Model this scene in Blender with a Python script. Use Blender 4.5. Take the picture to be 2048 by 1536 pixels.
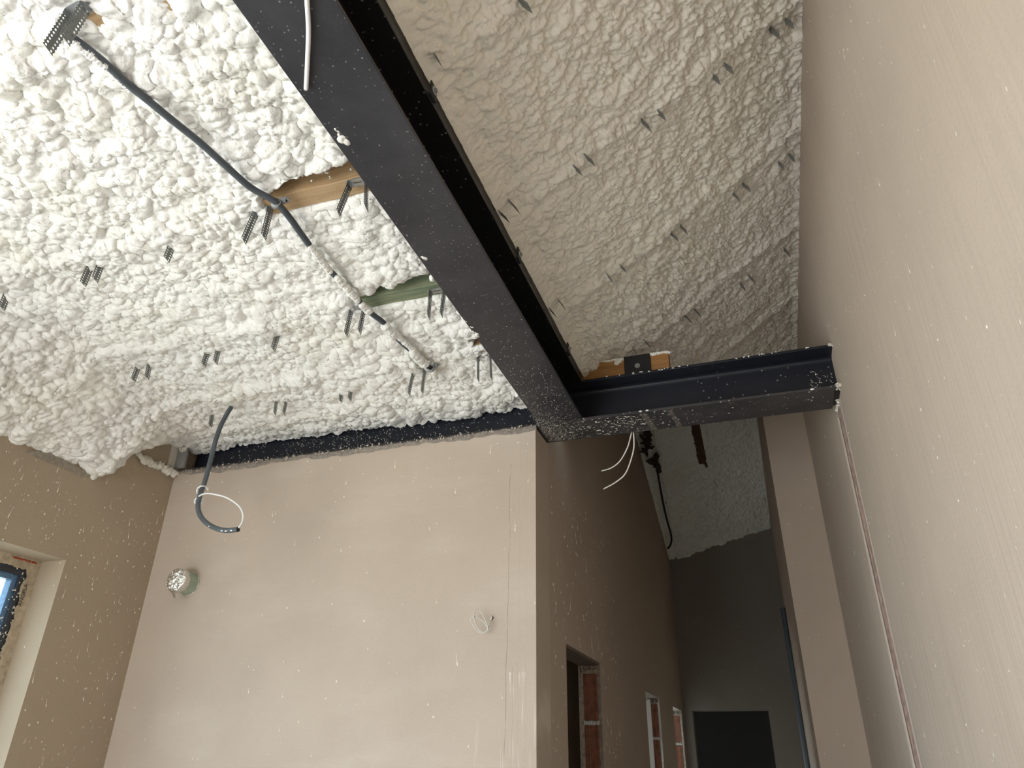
import bpy, bmesh, math, random
import numpy as np
from mathutils import Matrix, Vector

for o in list(bpy.data.objects):
    bpy.data.objects.remove(o)
COL = bpy.context.scene.collection
SC = bpy.context.scene

# ------------------------------------------------------------------ camera
YAW, PIT, ROLL, FPX = .33305618, .48635892, .01425607, 1451.8
CAM = np.array([0, 0, 1.6])
def cam_rows():
    cy, sy, cp, sp, cr, sr = math.cos(YAW), math.sin(YAW), math.cos(PIT), math.sin(PIT), math.cos(ROLL), math.sin(ROLL)
    f = np.array([-sy * cp, cy * cp, sp]); r = np.array([cy, sy, 0.]); u = np.cross(r, f)
    return np.array([r * cr + u * sr, -(-r * sr + u * cr), f])
MR = cam_rows()
cd = bpy.data.cameras.new('camera'); co = bpy.data.objects.new('camera', cd); COL.objects.link(co)
cd.sensor_width = 36; cd.lens = 36 * FPX / 2048; cd.clip_start = .02; cd.clip_end = 200
mm = Matrix.Identity(4)
for i in range(3):
    mm[i][0] = MR[0][i]; mm[i][1] = -MR[1][i]; mm[i][2] = -MR[2][i]; mm[i][3] = CAM[i]
co.matrix_world = mm
SC.camera = co

def at(px, py, ax, v):
    """point of the plane ax = v that the photograph shows at a pixel"""
    d = MR.T @ np.array([(px - 1024) / FPX, (py - 768) / FPX, 1.]); i = 'xyz'.index(ax)
    return CAM + d * (v - CAM[i]) / d[i]
def on_plane(px, py, P, n):
    d = MR.T @ np.array([(px - 1024) / FPX, (py - 768) / FPX, 1.]); n = np.array(n, float)
    return CAM + d * (n @ (np.array(P) - CAM)) / (n @ d)

# ------------------------------------------------------------------ world, daylight, exposure
W = bpy.data.worlds.new('sky'); SC.world = W; W.use_nodes = True
bgn = W.node_tree.nodes['Background']; bgn.inputs[0].default_value = (.70, .87, 1, 1); bgn.inputs[1].default_value = 4.5

def area(name, loc, rot, sx, sy, power, col):
    l = bpy.data.lights.new(name, 'AREA'); l.shape = 'RECTANGLE'; l.size = sx; l.size_y = sy; l.energy = power; l.color = col
    o = bpy.data.objects.new(name, l); COL.objects.link(o); o.location = loc; o.rotation_euler = rot
    return o
H = math.pi / 2
# daylight entering the glazed openings behind the photographer
area('daylight_left_door', (-2.82, -.75, 1.05), (0, -H, 0), 2.0, 2.2, 60, (.97, .98, 1))
area('daylight_back_door', (-2.05, -2.93, .85), (H, 0, 0), 1.5, 1.6, 66, (.97, .98, 1))
area('daylight_side_room', (-2.8, 5.75, 1.5), (0, -H, 0), 1.0, .8, 4, (.85, .95, 1))
sl = bpy.data.lights.new('sun', 'SUN'); sl.energy = 7.5; sl.color = (1, .96, .90); sl.angle = .01
so = bpy.data.objects.new('sun', sl); COL.objects.link(so); so.rotation_euler = Vector((.62, -.12, -.75)).to_track_quat('-Z', 'Y').to_euler()
SC.view_settings.view_transform = 'Standard'; SC.view_settings.look = 'None'
SC.view_settings.gamma = 1; SC.view_settings.use_curve_mapping = False
SC.view_settings.exposure = 0.02
SC.render.engine = 'CYCLES'
try:
    SC.cycles.use_denoising = True; SC.cycles.max_bounces = 8; SC.cycles.diffuse_bounces = 5
except Exception: pass

# ------------------------------------------------------------------ materials
def newmat(name):
    m = bpy.data.materials.new(name); m.use_nodes = True
    nt = m.node_tree; b = nt.nodes['Principled BSDF']
    return m, nt, b
def N(nt, typ, **k):
    n = nt.nodes.new(typ)
    for a, v in k.items():
        if a in ('inp',):
            for kk, vv in v.items(): n.inputs[kk].default_value = vv
        else: setattr(n, a, v)
    return n
def coords(nt, scale=(1, 1, 1)):
    tc = N(nt, 'ShaderNodeTexCoord'); mp = N(nt, 'ShaderNodeMapping'); mp.inputs['Scale'].default_value = scale
    nt.links.new(tc.outputs['Object'], mp.inputs[0]); return mp.outputs[0]
def noise(nt, vec, scale, detail=3, rough=.55):
    n = N(nt, 'ShaderNodeTexNoise'); n.inputs['Scale'].default_value = scale; n.inputs['Detail'].default_value = detail
    n.inputs['Roughness'].default_value = rough; nt.links.new(vec, n.inputs['Vector']); return n.outputs['Fac']
def ramp(nt, fac, stops):
    r = N(nt, 'ShaderNodeValToRGB'); cr = r.color_ramp
    while len(cr.elements) < len(stops): cr.elements.new(.5)
    for e, (p, c) in zip(cr.elements, stops): e.position = p; e.color = (*c, 1) if len(c) == 3 else c
    nt.links.new(fac, r.inputs[0]); return r.outputs[0]
def mix(nt, fac, a, b):
    m = N(nt, 'ShaderNodeMix'); m.data_type = 'RGBA'
    if hasattr(fac, 'links') or not isinstance(fac, (int, float)): nt.links.new(fac, m.inputs[0])
    else: m.inputs[0].default_value = fac
    for s, v in ((6, a), (7, b)):
        if isinstance(v, tuple): m.inputs[s].default_value = (*v, 1)
        else: nt.links.new(v, m.inputs[s])
    return m.outputs[2]
def math_(nt, op, a, b=None):
    m = N(nt, 'ShaderNodeMath'); m.operation = op
    for i, v in enumerate((a, b)):
        if v is None: continue
        if isinstance(v, (int, float)): m.inputs[i].default_value = v
        else: nt.links.new(v, m.inputs[i])
    return m.outputs[0]
def bump(nt, b, h, strength=.3, dist=.01):
    n = N(nt, 'ShaderNodeBump'); n.inputs['Strength'].default_value = strength; n.inputs['Distance'].default_value = dist
    nt.links.new(h, n.inputs['Height'])
    nt.links.new(n.outputs[0], b.inputs['Normal'])
def simple(name, col, rough=.6, metal=0., bs=0, bd=.002, var=.0, vs=20):
    m, nt, b = newmat(name); b.inputs['Roughness'].default_value = rough; b.inputs['Metallic'].default_value = metal
    b.inputs['Base Color'].default_value = (*col, 1)
    v = coords(nt)
    if var:
        f = noise(nt, v, vs, 4)
        c = ramp(nt, f, [(.3, tuple(x * (1 - var) for x in col)), (.7, tuple(min(1, x * (1 + var)) for x in col))])
        nt.links.new(c, b.inputs['Base Color'])
    if bs: bump(nt, b, noise(nt, v, bs, 4), .5, bd)
    return m

PL = (.485, .402, .325)
def plaster(name, col=PL, comb=False, front=False):
    m, nt, b = newmat(name); b.inputs['Roughness'].default_value = .85; b.inputs['Specular IOR Level'].default_value = .25
    v = coords(nt)
    f = noise(nt, v, 1.6, 6, .6)
    c = ramp(nt, f, [(.28, tuple(x * .90 for x in col)), (.5, col), (.75, tuple(x * 1.08 for x in col))])
    f2 = noise(nt, v, 260, 2, .7)
    c = mix(nt, .22, c, ramp(nt, f2, [(.25, tuple(x * .72 for x in col)), (.75, tuple(min(1, x * 1.3) for x in col))]))
    vo = N(nt, 'ShaderNodeTexVoronoi'); vo.inputs['Scale'].default_value = 34; nt.links.new(coords(nt, (1, 1, .45)), vo.inputs[0])
    # tiny white overspray dots, only in some cells
    dot = math_(nt, 'LESS_THAN', vo.outputs['Distance'], .075)
    sel = N(nt, 'ShaderNodeSeparateColor'); nt.links.new(vo.outputs['Color'], sel.inputs[0])
    dot = math_(nt, 'MULTIPLY', dot, math_(nt, 'GREATER_THAN', sel.outputs[0], .95 if comb else .86))
    h = noise(nt, v, 90, 4, .6)
    if comb:
        vs = coords(nt, (1, 1, .015)); s = noise(nt, vs, 95, 2, .5)
        c = mix(nt, math_(nt, 'MULTIPLY', ramp(nt, noise(nt, v, .9, 3), [(.4, (.15, .15, .15)), (.62, (1, 1, 1))]), .36), c, ramp(nt, s, [(.38, tuple(x * .72 for x in col)), (.55, tuple(x * 1.1 for x in col))]))
        h = math_(nt, 'ADD', math_(nt, 'MULTIPLY', s, .6), h)
    if front:
        sm = noise(nt, coords(nt, (.8, 1, 2.4)), 2.0, 5, .62)
        c = mix(nt, ramp(nt, sm, [(.50, (0, 0, 0)), (.75, (.26, .26, .26))]), c, (.70, .64, .575))
        g = N(nt, 'ShaderNodeNewGeometry'); sp = N(nt, 'ShaderNodeSeparateXYZ'); nt.links.new(g.outputs['Position'], sp.inputs[0])
        wob = noise(nt, v, 3.5, 3)
        x = math_(nt, 'ADD', sp.outputs[0], math_(nt, 'MULTIPLY', wob, .03))
        for x0, wd, amt, zt in ((-.983, .0012, .5, 2.8), (-.957, .0012, .22, 1.95), (-.905, .0008, .16, 2.95), (-.935, .0008, .16, 2.95)):
            k = math_(nt, 'LESS_THAN', math_(nt, 'ABSOLUTE', math_(nt, 'SUBTRACT', x, x0)), wd)
            k = math_(nt, 'MULTIPLY', k, math_(nt, 'LESS_THAN', sp.outputs[2], zt))
            brk = ramp(nt, noise(nt, coords(nt, (1, 1, 1)), 14, 4), [(.30, (.15, .15, .15)), (.55, (1, 1, 1))])
            c = mix(nt, math_(nt, 'MULTIPLY', math_(nt, 'MULTIPLY', k, brk), amt), c, (.13, .085, .05))
        # white lime runs at the lower right of the wall
        dr = ramp(nt, noise(nt, coords(nt, (60, 1, 2.2)), 1.2, 4, .6), [(.52, (0, 0, 0)), (.62, (1, 1, 1))])
        msk = math_(nt, 'MULTIPLY', math_(nt, 'GREATER_THAN', x, -.968), math_(nt, 'LESS_THAN', x, -.905))
        msk = math_(nt, 'MULTIPLY', msk, math_(nt, 'LESS_THAN', sp.outputs[2], 1.93))
        zz = N(nt, 'ShaderNodeMapRange'); zz.inputs[1].default_value = 1.55; zz.inputs[2].default_value = 1.8; nt.links.new(sp.outputs[2], zz.inputs[0])
        msk = math_(nt, 'MULTIPLY', msk, zz.outputs[0])
        c = mix(nt, math_(nt, 'MULTIPLY', math_(nt, 'MULTIPLY', msk, dr), .8), c, (.85, .83, .78))
        dr2 = ramp(nt, noise(nt, coords(nt, (34, 1, 1.5)), 1.1, 4, .6), [(.60, (0, 0, 0)), (.66, (1, 1, 1))])
        m2 = math_(nt, 'MULTIPLY', math_(nt, 'GREATER_THAN', x, -1.16), math_(nt, 'LESS_THAN', sp.outputs[2], 1.95))
        c = mix(nt, math_(nt, 'MULTIPLY', math_(nt, 'MULTIPLY', m2, dr2), .4), c, (.80, .76, .68))
    c = mix(nt, math_(nt, 'MULTIPLY', dot, .8), c, (.82, .78, .68))
    nt.links.new(c, b.inputs['Base Color'])
    bump(nt, b, h, .30, .003)
    return m
M_plaster = plaster('brown_clay_plaster')
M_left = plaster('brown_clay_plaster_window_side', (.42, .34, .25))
M_comb = plaster('combed_clay_plaster', (.505, .425, .35), comb=True)
M_front = plaster('trowelled_clay_plaster', (.52, .437, .362), front=True)
M_white = simple('white_plaster', (.66, .62, .56), .85, bs=60, var=.06)
M_floor = simple('screed', (.47, .455, .43), .8, bs=30, var=.1, vs=3)
M_concrete = simple('concrete', (.30, .29, .27), .9, bs=40, bd=.004, var=.2, vs=25)
M_ground = simple('pale_ground', (.5, .47, .4), .9, var=.1, vs=2)
M_deck = simple('roof_boards', (.42, .40, .36), .9, var=.1)
M_dark = simple('dark_steel', (.012, .013, .016), .5, bs=200, bd=.0005)
M_mortar = simple('mortar', (.27, .235, .205), .95, bs=120, bd=.004, var=.25, vs=60)
M_pink = simple('crumbly_plaster_edge', (.42, .29, .25), .95, bs=90, bd=.004, var=.35, vs=35)
M_drop = simple('dried_foam_drop', (.86, .82, .72), .5)
M_galv = simple('galvanised_steel', (.40, .42, .43), .42, .7, bs=150, bd=.0004, var=.15, vs=60)
M_galvd = simple('galvanised_steel_leg', (.17, .18, .175), .5, .2, var=.15, vs=60)
M_cond = simple('grey_conduit_plastic', (.085, .10, .115), .5, var=.15, vs=40)
M_clip = simple('light_grey_clip_plastic', (.33, .345, .36), .45)
M_wire = simple('white_cable_sheath', (.78, .76, .70), .4)
M_wire2 = simple('white_cable_bright', (.86, .87, .88), .35)
M_black = simple('black_rubber', (.01, .01, .01), .5)
M_pipe = simple('blue_grey_pipe', (.15, .19, .23), .45)
M_green = simple('green_duct', (.34, .42, .33), .5, bs=40, var=.12, vs=30)
M_foil = simple('crumpled_foil', (.80, .79, .76), .25, 1.0, bs=70, bd=.01)
M_frame = simple('anthracite_frame', (.035, .042, .055), .4, var=.3, vs=90)
M_gask = simple('blue_reflection_gasket', (.10, .20, .34), .3, var=.3, vs=70)  # blue reflection along the gasket is painted into the sash colour
M_red = simple('red_foam_gun_stain', (.42, .07, .03), .7)
M_print = simple('black_print', (.02, .02, .02), .6)
M_grey = simple('grey_sealing_fleece', (.30, .31, .30), .8, bs=50)

def foam_mat(name, col, yel):
    m, nt, b = newmat(name); b.inputs['Roughness'].default_value = .55; b.inputs['Specular IOR Level'].default_value = .35
    v = coords(nt)
    c = ramp(nt, noise(nt, v, 3.5, 5, .6), [(.3, yel), (.62, col)])
    nt.links.new(c, b.inputs['Base Color'])
    n1 = noise(nt, v, 190, 2, .5)
    vo = N(nt, 'ShaderNodeTexVoronoi'); vo.feature = 'SMOOTH_F1'; vo.inputs['Scale'].default_value = 115; vo.inputs['Smoothness'].default_value = .25
    nt.links.new(v, vo.inputs[0]); ms = ramp(nt, noise(nt, v, 9, 3), [(.42, (0, 0, 0)), (.58, (1, 1, 1))])
    hv = math_(nt, 'MULTIPLY', math_(nt, 'SUBTRACT', 1.0, vo.outputs['Distance']), ms)
    bump(nt, b, math_(nt, 'ADD', math_(nt, 'MULTIPLY', n1, .5), math_(nt, 'MULTIPLY', hv, .9)), .5, .004)
    return m
M_foam = foam_mat('white_spray_foam', (.88, .875, .85), (.84, .83, .76))
M_foam2 = foam_mat('cream_spray_foam', (.83, .80, .725), (.80, .765, .68))
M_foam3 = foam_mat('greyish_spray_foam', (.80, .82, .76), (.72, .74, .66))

def steel(name, base, dots, dens, dust, sc=55):
    m, nt, b = newmat(name); b.inputs['Roughness'].default_value = .42; b.inputs['Specular IOR Level'].default_value = .4
    v = coords(nt)
    c = ramp(nt, noise(nt, v, 5, 5, .65), [(.35, base), (.7, tuple(x + dust for x in base))])
    fine = ramp(nt, noise(nt, v, 330, 3, .8), [(.55, (0, 0, 0)), (.70, (.6, .6, .6))])
    c = mix(nt, math_(nt, 'MULTIPLY', fine, dust * 9), c, (.30, .28, .26))
    vo = N(nt, 'ShaderNodeTexVoronoi'); vo.inputs['Scale'].default_value = sc; nt.links.new(v, vo.inputs[0])
    sel = N(nt, 'ShaderNodeSeparateColor'); nt.links.new(vo.outputs['Color'], sel.inputs[0])
    rad = math_(nt, 'MULTIPLY', sel.outputs[1], .24)
    d = math_(nt, 'LESS_THAN', vo.outputs['Distance'], rad)
    cl = ramp(nt, noise(nt, v, 3.0, 3), [(.40, (0, 0, 0)), (.6, (1, 1, 1))])
    d = math_(nt, 'MULTIPLY', d, math_(nt, 'GREATER_THAN', math_(nt, 'MULTIPLY', sel.outputs[0], math_(nt, 'ADD', cl, .45)), 1 - dens))
    c = mix(nt, math_(nt, 'MULTIPLY', d, .75), c, dots)
    nt.links.new(c, b.inputs['Base Color'])
    bump(nt, b, noise(nt, v, 180, 3), .15, .001)
    return m
M_st_ridge = steel('charcoal_primed_steel', (.024, .025, .031), (.26, .25, .24), .60, .020, 95)
M_st_web = steel('black_primed_steel', (.006, .006, .007), (.30, .29, .27), .62, .002, 75)
M_st_cross = steel('navy_primed_steel', (.010, .012, .020), (.30, .30, .30), .18, .004)
M_st_dust = steel('dusty_primed_steel', (.026, .025, .027), (.45, .43, .40), .45, .035, 70)

def wood(name, c1, c2, axis=0):
    m, nt, b = newmat(name); b.inputs['Roughness'].default_value = .75
    s = [1., 1., 1.]; s[axis] = .05
    g = noise(nt, coords(nt, tuple(s)), 120, 4, .6)
    c = ramp(nt, g, [(.35, c1), (.65, c2)])
    f = noise(nt, coords(nt), 350, 2)
    c = mix(nt, .25, c, ramp(nt, f, [(.3, tuple(x * .6 for x in c1)), (.7, c2)]))
    nt.links.new(c, b.inputs['Base Color']); bump(nt, b, f, .4, .002); return m
M_wood = wood('rough_sawn_softwood', (.34, .215, .105), (.50, .35, .195))
M_woodg = wood('green_treated_softwood', (.10, .17, .11), (.30, .30, .18))
M_woodo = wood('orange_softwood', (.30, .145, .045), (.46, .25, .09))
M_woodr = wood('reddish_dark_rafter', (.055, .022, .010), (.085, .035, .018), 1)
M_brick = simple('clay_brick', (.24, .095, .058), .9, bs=60, bd=.003, var=.3, vs=25)

# ------------------------------------------------------------------ mesh helpers
def link(name, bm_or_me, mat, parent=None, smooth=False):
    if isinstance(bm_or_me, bmesh.types.BMesh):
        me = bpy.data.meshes.new(name); bm_or_me.to_mesh(me); bm_or_me.free()
    else: me = bm_or_me
    if mat: me.materials.append(mat)
    if smooth: me.polygons.foreach_set('use_smooth', np.ones(len(me.polygons), bool))
    o = bpy.data.objects.new(name, me); COL.objects.link(o)
    if parent: o.parent = parent
    return o
def empty(name, loc, rot=(0, 0, 0)):
    o = bpy.data.objects.new(name, None); COL.objects.link(o); o.location = loc; o.rotation_euler = rot
    o.empty_display_size = .05; return o
def tag(o, label=None, cat=None, group=None, kind=None):
    if label: o['label'] = label
    if cat: o['category'] = cat
    if group: o['group'] = group
    if kind: o['kind'] = kind
    return o
def box(bm, a, b, bev=0):
    vs = [bm.verts.new((x, y, z)) for x in (a[0], b[0]) for y in (a[1], b[1]) for z in (a[2], b[2])]
    fs = [(0, 1, 3, 2), (4, 6, 7, 5), (0, 4, 5, 1), (2, 3, 7, 6), (0, 2, 6, 4), (1, 5, 7, 3)]
    f = [bm.faces.new([vs[i] for i in q]) for q in fs]
    if bev:
        es = list({e for g in f for e in g.edges}); bmesh.ops.bevel(bm, geom=es, offset=bev, segments=2, affect='EDGES', profile=.5)
def bxo(name, a, b, mat, parent=None, bev=0, loc=None):
    bm = bmesh.new(); box(bm, a, b, bev); bmesh.ops.recalc_face_normals(bm, faces=bm.faces[:]); return link(name, bm, mat, parent)
def tube_mesh(pts, rad, seg=10, closed=False, cap=True, rib=None):
    """tube through pts; rad a number or a list per point; parallel-transport frame"""
    P = np.array(pts, float); n = len(P); R = np.broadcast_to(np.asarray(rad, float), (n,)).copy()
    T = np.gradient(P, axis=0); T /= np.linalg.norm(T, axis=1)[:, None]
    a = np.cross(T[0], [0, 0, 1.]); 
    if np.linalg.norm(a) < .1: a = np.cross(T[0], [1., 0, 0])
    a /= np.linalg.norm(a); A = [a]
    for i in range(1, n):
        a = a - T[i] * (a @ T[i]); a /= np.linalg.norm(a); A.append(a)
    A = np.array(A); B = np.cross(T, A)
    th = np.linspace(0, 2 * math.pi, seg, endpoint=False)
    V = P[:, None] + R[:, None, None] * (np.cos(th)[None, :, None] * A[:, None] + np.sin(th)[None, :, None] * B[:, None])
    V = V.reshape(-1, 3); F = []
    for i in range(n - 1):
        for j in range(seg):
            k = (j + 1) % seg; F.append((i * seg + j, i * seg + k, (i + 1) * seg + k, (i + 1) * seg + j))
    if cap:
        F.append(tuple(range(seg))[::-1]); F.append(tuple((n - 1) * seg + j for j in range(seg)))
    me = bpy.data.meshes.new('tube'); me.from_pydata(V.tolist(), [], F); me.update(); return me
def smooth_path(pts, per=.01):
    P = np.array(pts, float); out = []
    Q = np.vstack([2 * P[0] - P[1], P, 2 * P[-1] - P[-2]])
    for i in range(1, len(Q) - 2):
        p0, p1, p2, p3 = Q[i - 1:i + 3]; k = max(2, int(np.linalg.norm(p2 - p1) / per))
        for t in np.linspace(0, 1, k, endpoint=False):
            out.append(.5 * ((2 * p1) + (-p0 + p2) * t + (2 * p0 - 5 * p1 + 4 * p2 - p3) * t * t + (-p0 + 3 * p1 - 3 * p2 + p3) * t ** 3))
    out.append(P[-1]); return np.array(out)
def resample(P, step):
    d = np.r_[0, np.cumsum(np.linalg.norm(np.diff(P, axis=0), axis=1))]; n = max(2, int(d[-1] / step))
    s = np.linspace(0, d[-1], n); return np.stack([np.interp(s, d, P[:, i]) for i in range(3)], 1)

# numpy noise -----------------------------------------------------------------
def _h(ix, iy, seed):
    x = (ix.astype(np.int64) * 374761393 + iy.astype(np.int64) * 668265263 + seed * 974634777) & 0xffffffff
    x = ((x ^ (x >> 13)) * 1274126177) & 0xffffffff; x = x ^ (x >> 16)
    x = (x * 2246822519) & 0xffffffff; x ^= x >> 15
    return x
def vnoise(u, v, seed):
    iu, iv = np.floor(u), np.floor(v); fu, fv = u - iu, v - iv
    fu = fu * fu * (3 - 2 * fu); fv = fv * fv * (3 - 2 * fv)
    g = lambda a, b: (_h(iu + a, iv + b, seed) & 0xffff) / 65535.
    return (g(0, 0) * (1 - fu) + g(1, 0) * fu) * (1 - fv) + (g(0, 1) * (1 - fu) + g(1, 1) * fu) * fv
def fbm(u, v, seed, oc=3):
    s = 0; a = 1; t = 0
    for k in range(oc): s = s + a * vnoise(u * 2 ** k, v * 2 ** k, seed + k); t += a; a *= .5
    return s / t
def worley(u, v, seed, vec=False):
    """smooth dome height 0..1 and the random value of the nearest cell"""
    iu, iv = np.floor(u), np.floor(v); best = np.full(u.shape, 9.); val = np.zeros(u.shape); CU = np.zeros(u.shape); CV = np.zeros(u.shape)
    for a in (-1, 0, 1):
        for b in (-1, 0, 1):
            h = _h(iu + a, iv + b, seed)
            px = iu + a + (h & 0xff) / 255.; py = iv + b + ((h >> 8) & 0xff) / 255.
            r = ((h >> 16) & 0xff) / 255.
            d = (u - px) ** 2 + (v - py) ** 2 - .25 * r
            k = d < best; best = np.where(k, d, best); val = np.where(k, r, val)
            if vec: CU = np.where(k, u - px, CU); CV = np.where(k, v - py, CV)
    if vec: return 1 - (best + .25) / 1.1, val, CU, CV
    return 1 - (best + .25) / 1.1, val
def bubbles(u, v, seed, vec=False):
    """union of hemispheres of many sizes scattered on a jittered lattice, 0..1"""
    iu, iv = np.floor(u), np.floor(v); best = np.zeros(u.shape); CU = np.zeros(u.shape); CV = np.zeros(u.shape)
    for a in (-1, 0, 1):
        for b in (-1, 0, 1):
            h = _h(iu + a, iv + b, seed)
            px = iu + a + (h & 0xff) / 255.; py = iv + b + ((h >> 8) & 0xff) / 255.
            r = .52 + .48 * (((h >> 16) & 0xff) / 255.) ** 1.3; el = .8 + .45 * (((h >> 24) & 0xff) / 255.)
            d = ((u - px) ** 2 * el + (v - py) ** 2 / el) / (r * r)
            z = r * np.sqrt(np.clip(1 - d, 0, None)) * (.85 + .3 * (((h >> 5) & 0xff) / 255.))
            k = z > best; best = np.where(k, z, best)
            if vec: CU = np.where(k, u - px, CU); CV = np.where(k, v - py, CV)
    return (best, CU, CV) if vec else best
PUSH = [0, 0]
def foam_height(u, v, seed, coarse=1., wav=0.):
    """u across the spray passes, v along them, metres -> metres"""
    wu = u + .04 * (fbm(u * 7, v * 7, seed) - .5) + .010 * (fbm(u * 30, v * 30, seed + 5) - .5)
    wv = v + .05 * (fbm(u * 6 + 7, v * 6, seed + 9) - .5) + .010 * (fbm(u * 30, v * 30 + 4, seed + 6) - .5)
    A = bubbles(wu / .068, wv / .056, seed + 1)
    B, bu, bv = bubbles(wu / .036, wv / .031, seed + 2, True)
    C_ = bubbles(wu / .020, wv / .0175, seed + 3)
    D = bubbles(wu / .0125, wv / .0115, seed + 7)
    band = np.sin((u + .05 * fbm(u * 2, v * 1.5, seed + 4)) * 2 * math.pi / .12)
    k = np.clip((fbm(u * 4.5, v * 4.5, seed + 20) - .38) * 5, 0, 1)
    k2 = np.clip((fbm(u * 5 + 3, v * 5, seed + 25) - .42) * 6, 0, 1)
    h = coarse * (.030 * A * (.15 + .85 * k) + .021 * B + .0115 * C_ * (1.25 - .75 * k) + .0055 * D * (.35 + .65 * k2) + .005 * band * (1 - k) - .032) + .022 * (fbm(u * 2.2, v * 2.2, seed + 30) - .5)
    PUSH[0] = coarse * .14 * .036 * bu * (B > 0); PUSH[1] = coarse * .14 * .031 * bv * (B > 0)
    if wav:
        E1 = bubbles(wu / .034, wv / .015, seed + 40)
        E_ = bubbles(wu / .017, wv / .0095, seed + 41)
        sel = fbm(u * 5, v * 5, seed + 60)
        h = h + wav * (.0095 * E1 * (.3 + sel) + .0045 * E_ - .010)
    return h
def grid_mesh(name, X, Y, Z, keep=None):
    nv, nu = X.shape; co_ = np.stack([X, Y, Z], -1).reshape(-1, 3).astype(np.float32)
    idx = np.arange(nu * nv).reshape(nv, nu)
    q = np.stack([idx[:-1, :-1], idx[:-1, 1:], idx[1:, 1:], idx[1:, :-1]], -1).reshape(-1, 4)
    if keep is not None:
        kk = (keep[:-1, :-1] & keep[:-1, 1:] & keep[1:, 1:] & keep[1:, :-1]).reshape(-1); q = q[kk]
        used = np.zeros(nu * nv, bool); used[q.ravel()] = True; mp = np.cumsum(used) - 1; co_ = co_[used]; q = mp[q]
    me = bpy.data.meshes.new(name); me.vertices.add(len(co_)); me.vertices.foreach_set('co', co_.ravel())
    me.loops.add(q.size); me.loops.foreach_set('vertex_index', q.ravel().astype(np.int32))
    me.polygons.add(len(q)); me.polygons.foreach_set('loop_start', np.arange(0, q.size, 4, dtype=np.int32))
    me.polygons.foreach_set('loop_total', np.full(len(q), 4, np.int32)); me.update(calc_edges=True)
    return me
def sstep(x, a, b):
    t = np.clip((x - a) / (b - a), 0, 1); return t * t * (3 - 2 * t)

# ------------------------------------------------------------------ key dimensions
XL, XR, XH, XP = -2.885, .41, -.877, .155      # left wall, right wall, hall left wall, hall right wall
YB, YF, YP, YK = 2.87, 7.56, 4.72, -3.0        # front wall of the box, far wall, pilaster face, wall behind the camera
ZB = 2.97                                      # underside of both steel beams
def zmain(x): return 3.205 + .695 * (x + .66)          # sloping foam right of the long beam
def zhall(x, y): return 3.46 + .28 * (x - XH) - .41 * (y - YF)

# ------------------------------------------------------------------ walls
def wall(name, ax, plane, back, u0, u1, v0, v1, holes, mat, parent=None, rim=True):
    """slab facing away from `back`; u is the horizontal coordinate, v is z; holes are (u0,u1,v0,v1)"""
    us = sorted({u0, u1, *[h[0] for h in holes], *[h[1] for h in holes]}); vs = sorted({v0, v1, *[h[2] for h in holes], *[h[3] for h in holes]})
    us = [u for u in us if u0 <= u <= u1]; vs = [v for v in vs if v0 <= v <= v1]
    bm = bmesh.new(); V = {}
    def P(u, v, d):
        k = (round(u, 5), round(v, 5), d)
        if k not in V: V[k] = bm.verts.new((d, u, v) if ax == 'x' else (u, d, v))
        return V[k]
    solid = lambda i, j: 0 <= i < len(us) - 1 and 0 <= j < len(vs) - 1 and not any(
        h[0] - 1e-6 <= us[i] and us[i + 1] <= h[1] + 1e-6 and h[2] - 1e-6 <= vs[j] and vs[j + 1] <= h[3] + 1e-6 for h in holes)
    for i in range(len(us) - 1):
        for j in range(len(vs) - 1):
            if not solid(i, j): continue
            a, b, c, d = (us[i], vs[j]), (us[i + 1], vs[j]), (us[i + 1], vs[j + 1]), (us[i], vs[j + 1])
            bm.faces.new([P(*p, plane) for p in (a, b, c, d)]); bm.faces.new([P(*p, back) for p in (d, c, b, a)])
            for (p, q), n in (((a, b), (i, j - 1)), ((b, c), (i + 1, j)), ((c, d), (i, j + 1)), ((d, a), (i - 1, j))):
                if not solid(*n): bm.faces.new([P(*q, plane), P(*p, plane), P(*p, back), P(*q, back)])
    bmesh.ops.recalc_face_normals(bm, faces=bm.faces[:])
    return tag(link(name, bm, mat, parent), kind='structure')

wc = at(132, 1119.6, 'x', XL); WY, WZ = wc[1], wc[2]
DZ = 2.098
doors = [(3.33, 4.03), (5.456, 6.10), (6.86, 7.45)]
M_farw = plaster('shade_darkened_plaster', (.25, .225, .20))  # hallway shade on the far wall is put into this darker plaster colour
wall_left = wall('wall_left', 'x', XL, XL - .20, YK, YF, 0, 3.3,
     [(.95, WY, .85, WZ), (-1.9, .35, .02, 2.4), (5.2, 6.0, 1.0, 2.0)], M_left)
wall_front = wall('wall_front', 'y', YB, 3.07, XL, XH, 0, ZB - .006, [], M_front)
wall_hall = wall('wall_hall_left', 'x', XH, XH - .12, 3.07, YF, 0, 5.3, [(a, b, 0, DZ) for a, b in doors], M_plaster)
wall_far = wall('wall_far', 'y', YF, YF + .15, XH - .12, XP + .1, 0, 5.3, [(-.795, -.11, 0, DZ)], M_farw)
wall_hr = wall('wall_hall_right', 'x', XP, XP + .6, YP, YF, 0, 5.3, [], M_plaster)
g0, g1 = 2.99, 3.165
wall_right = wall('wall_right', 'x', XR, XR + .25, YK, YP, 0, 5.3, [(g0, g1, 0, ZB - .004)], M_comb)
wall_back = wall('wall_back', 'y', YK, YK - .3, XL, XR, 0, 4.2, [(-2.8, -1.3, .05, 2.3)], M_plaster)
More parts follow.
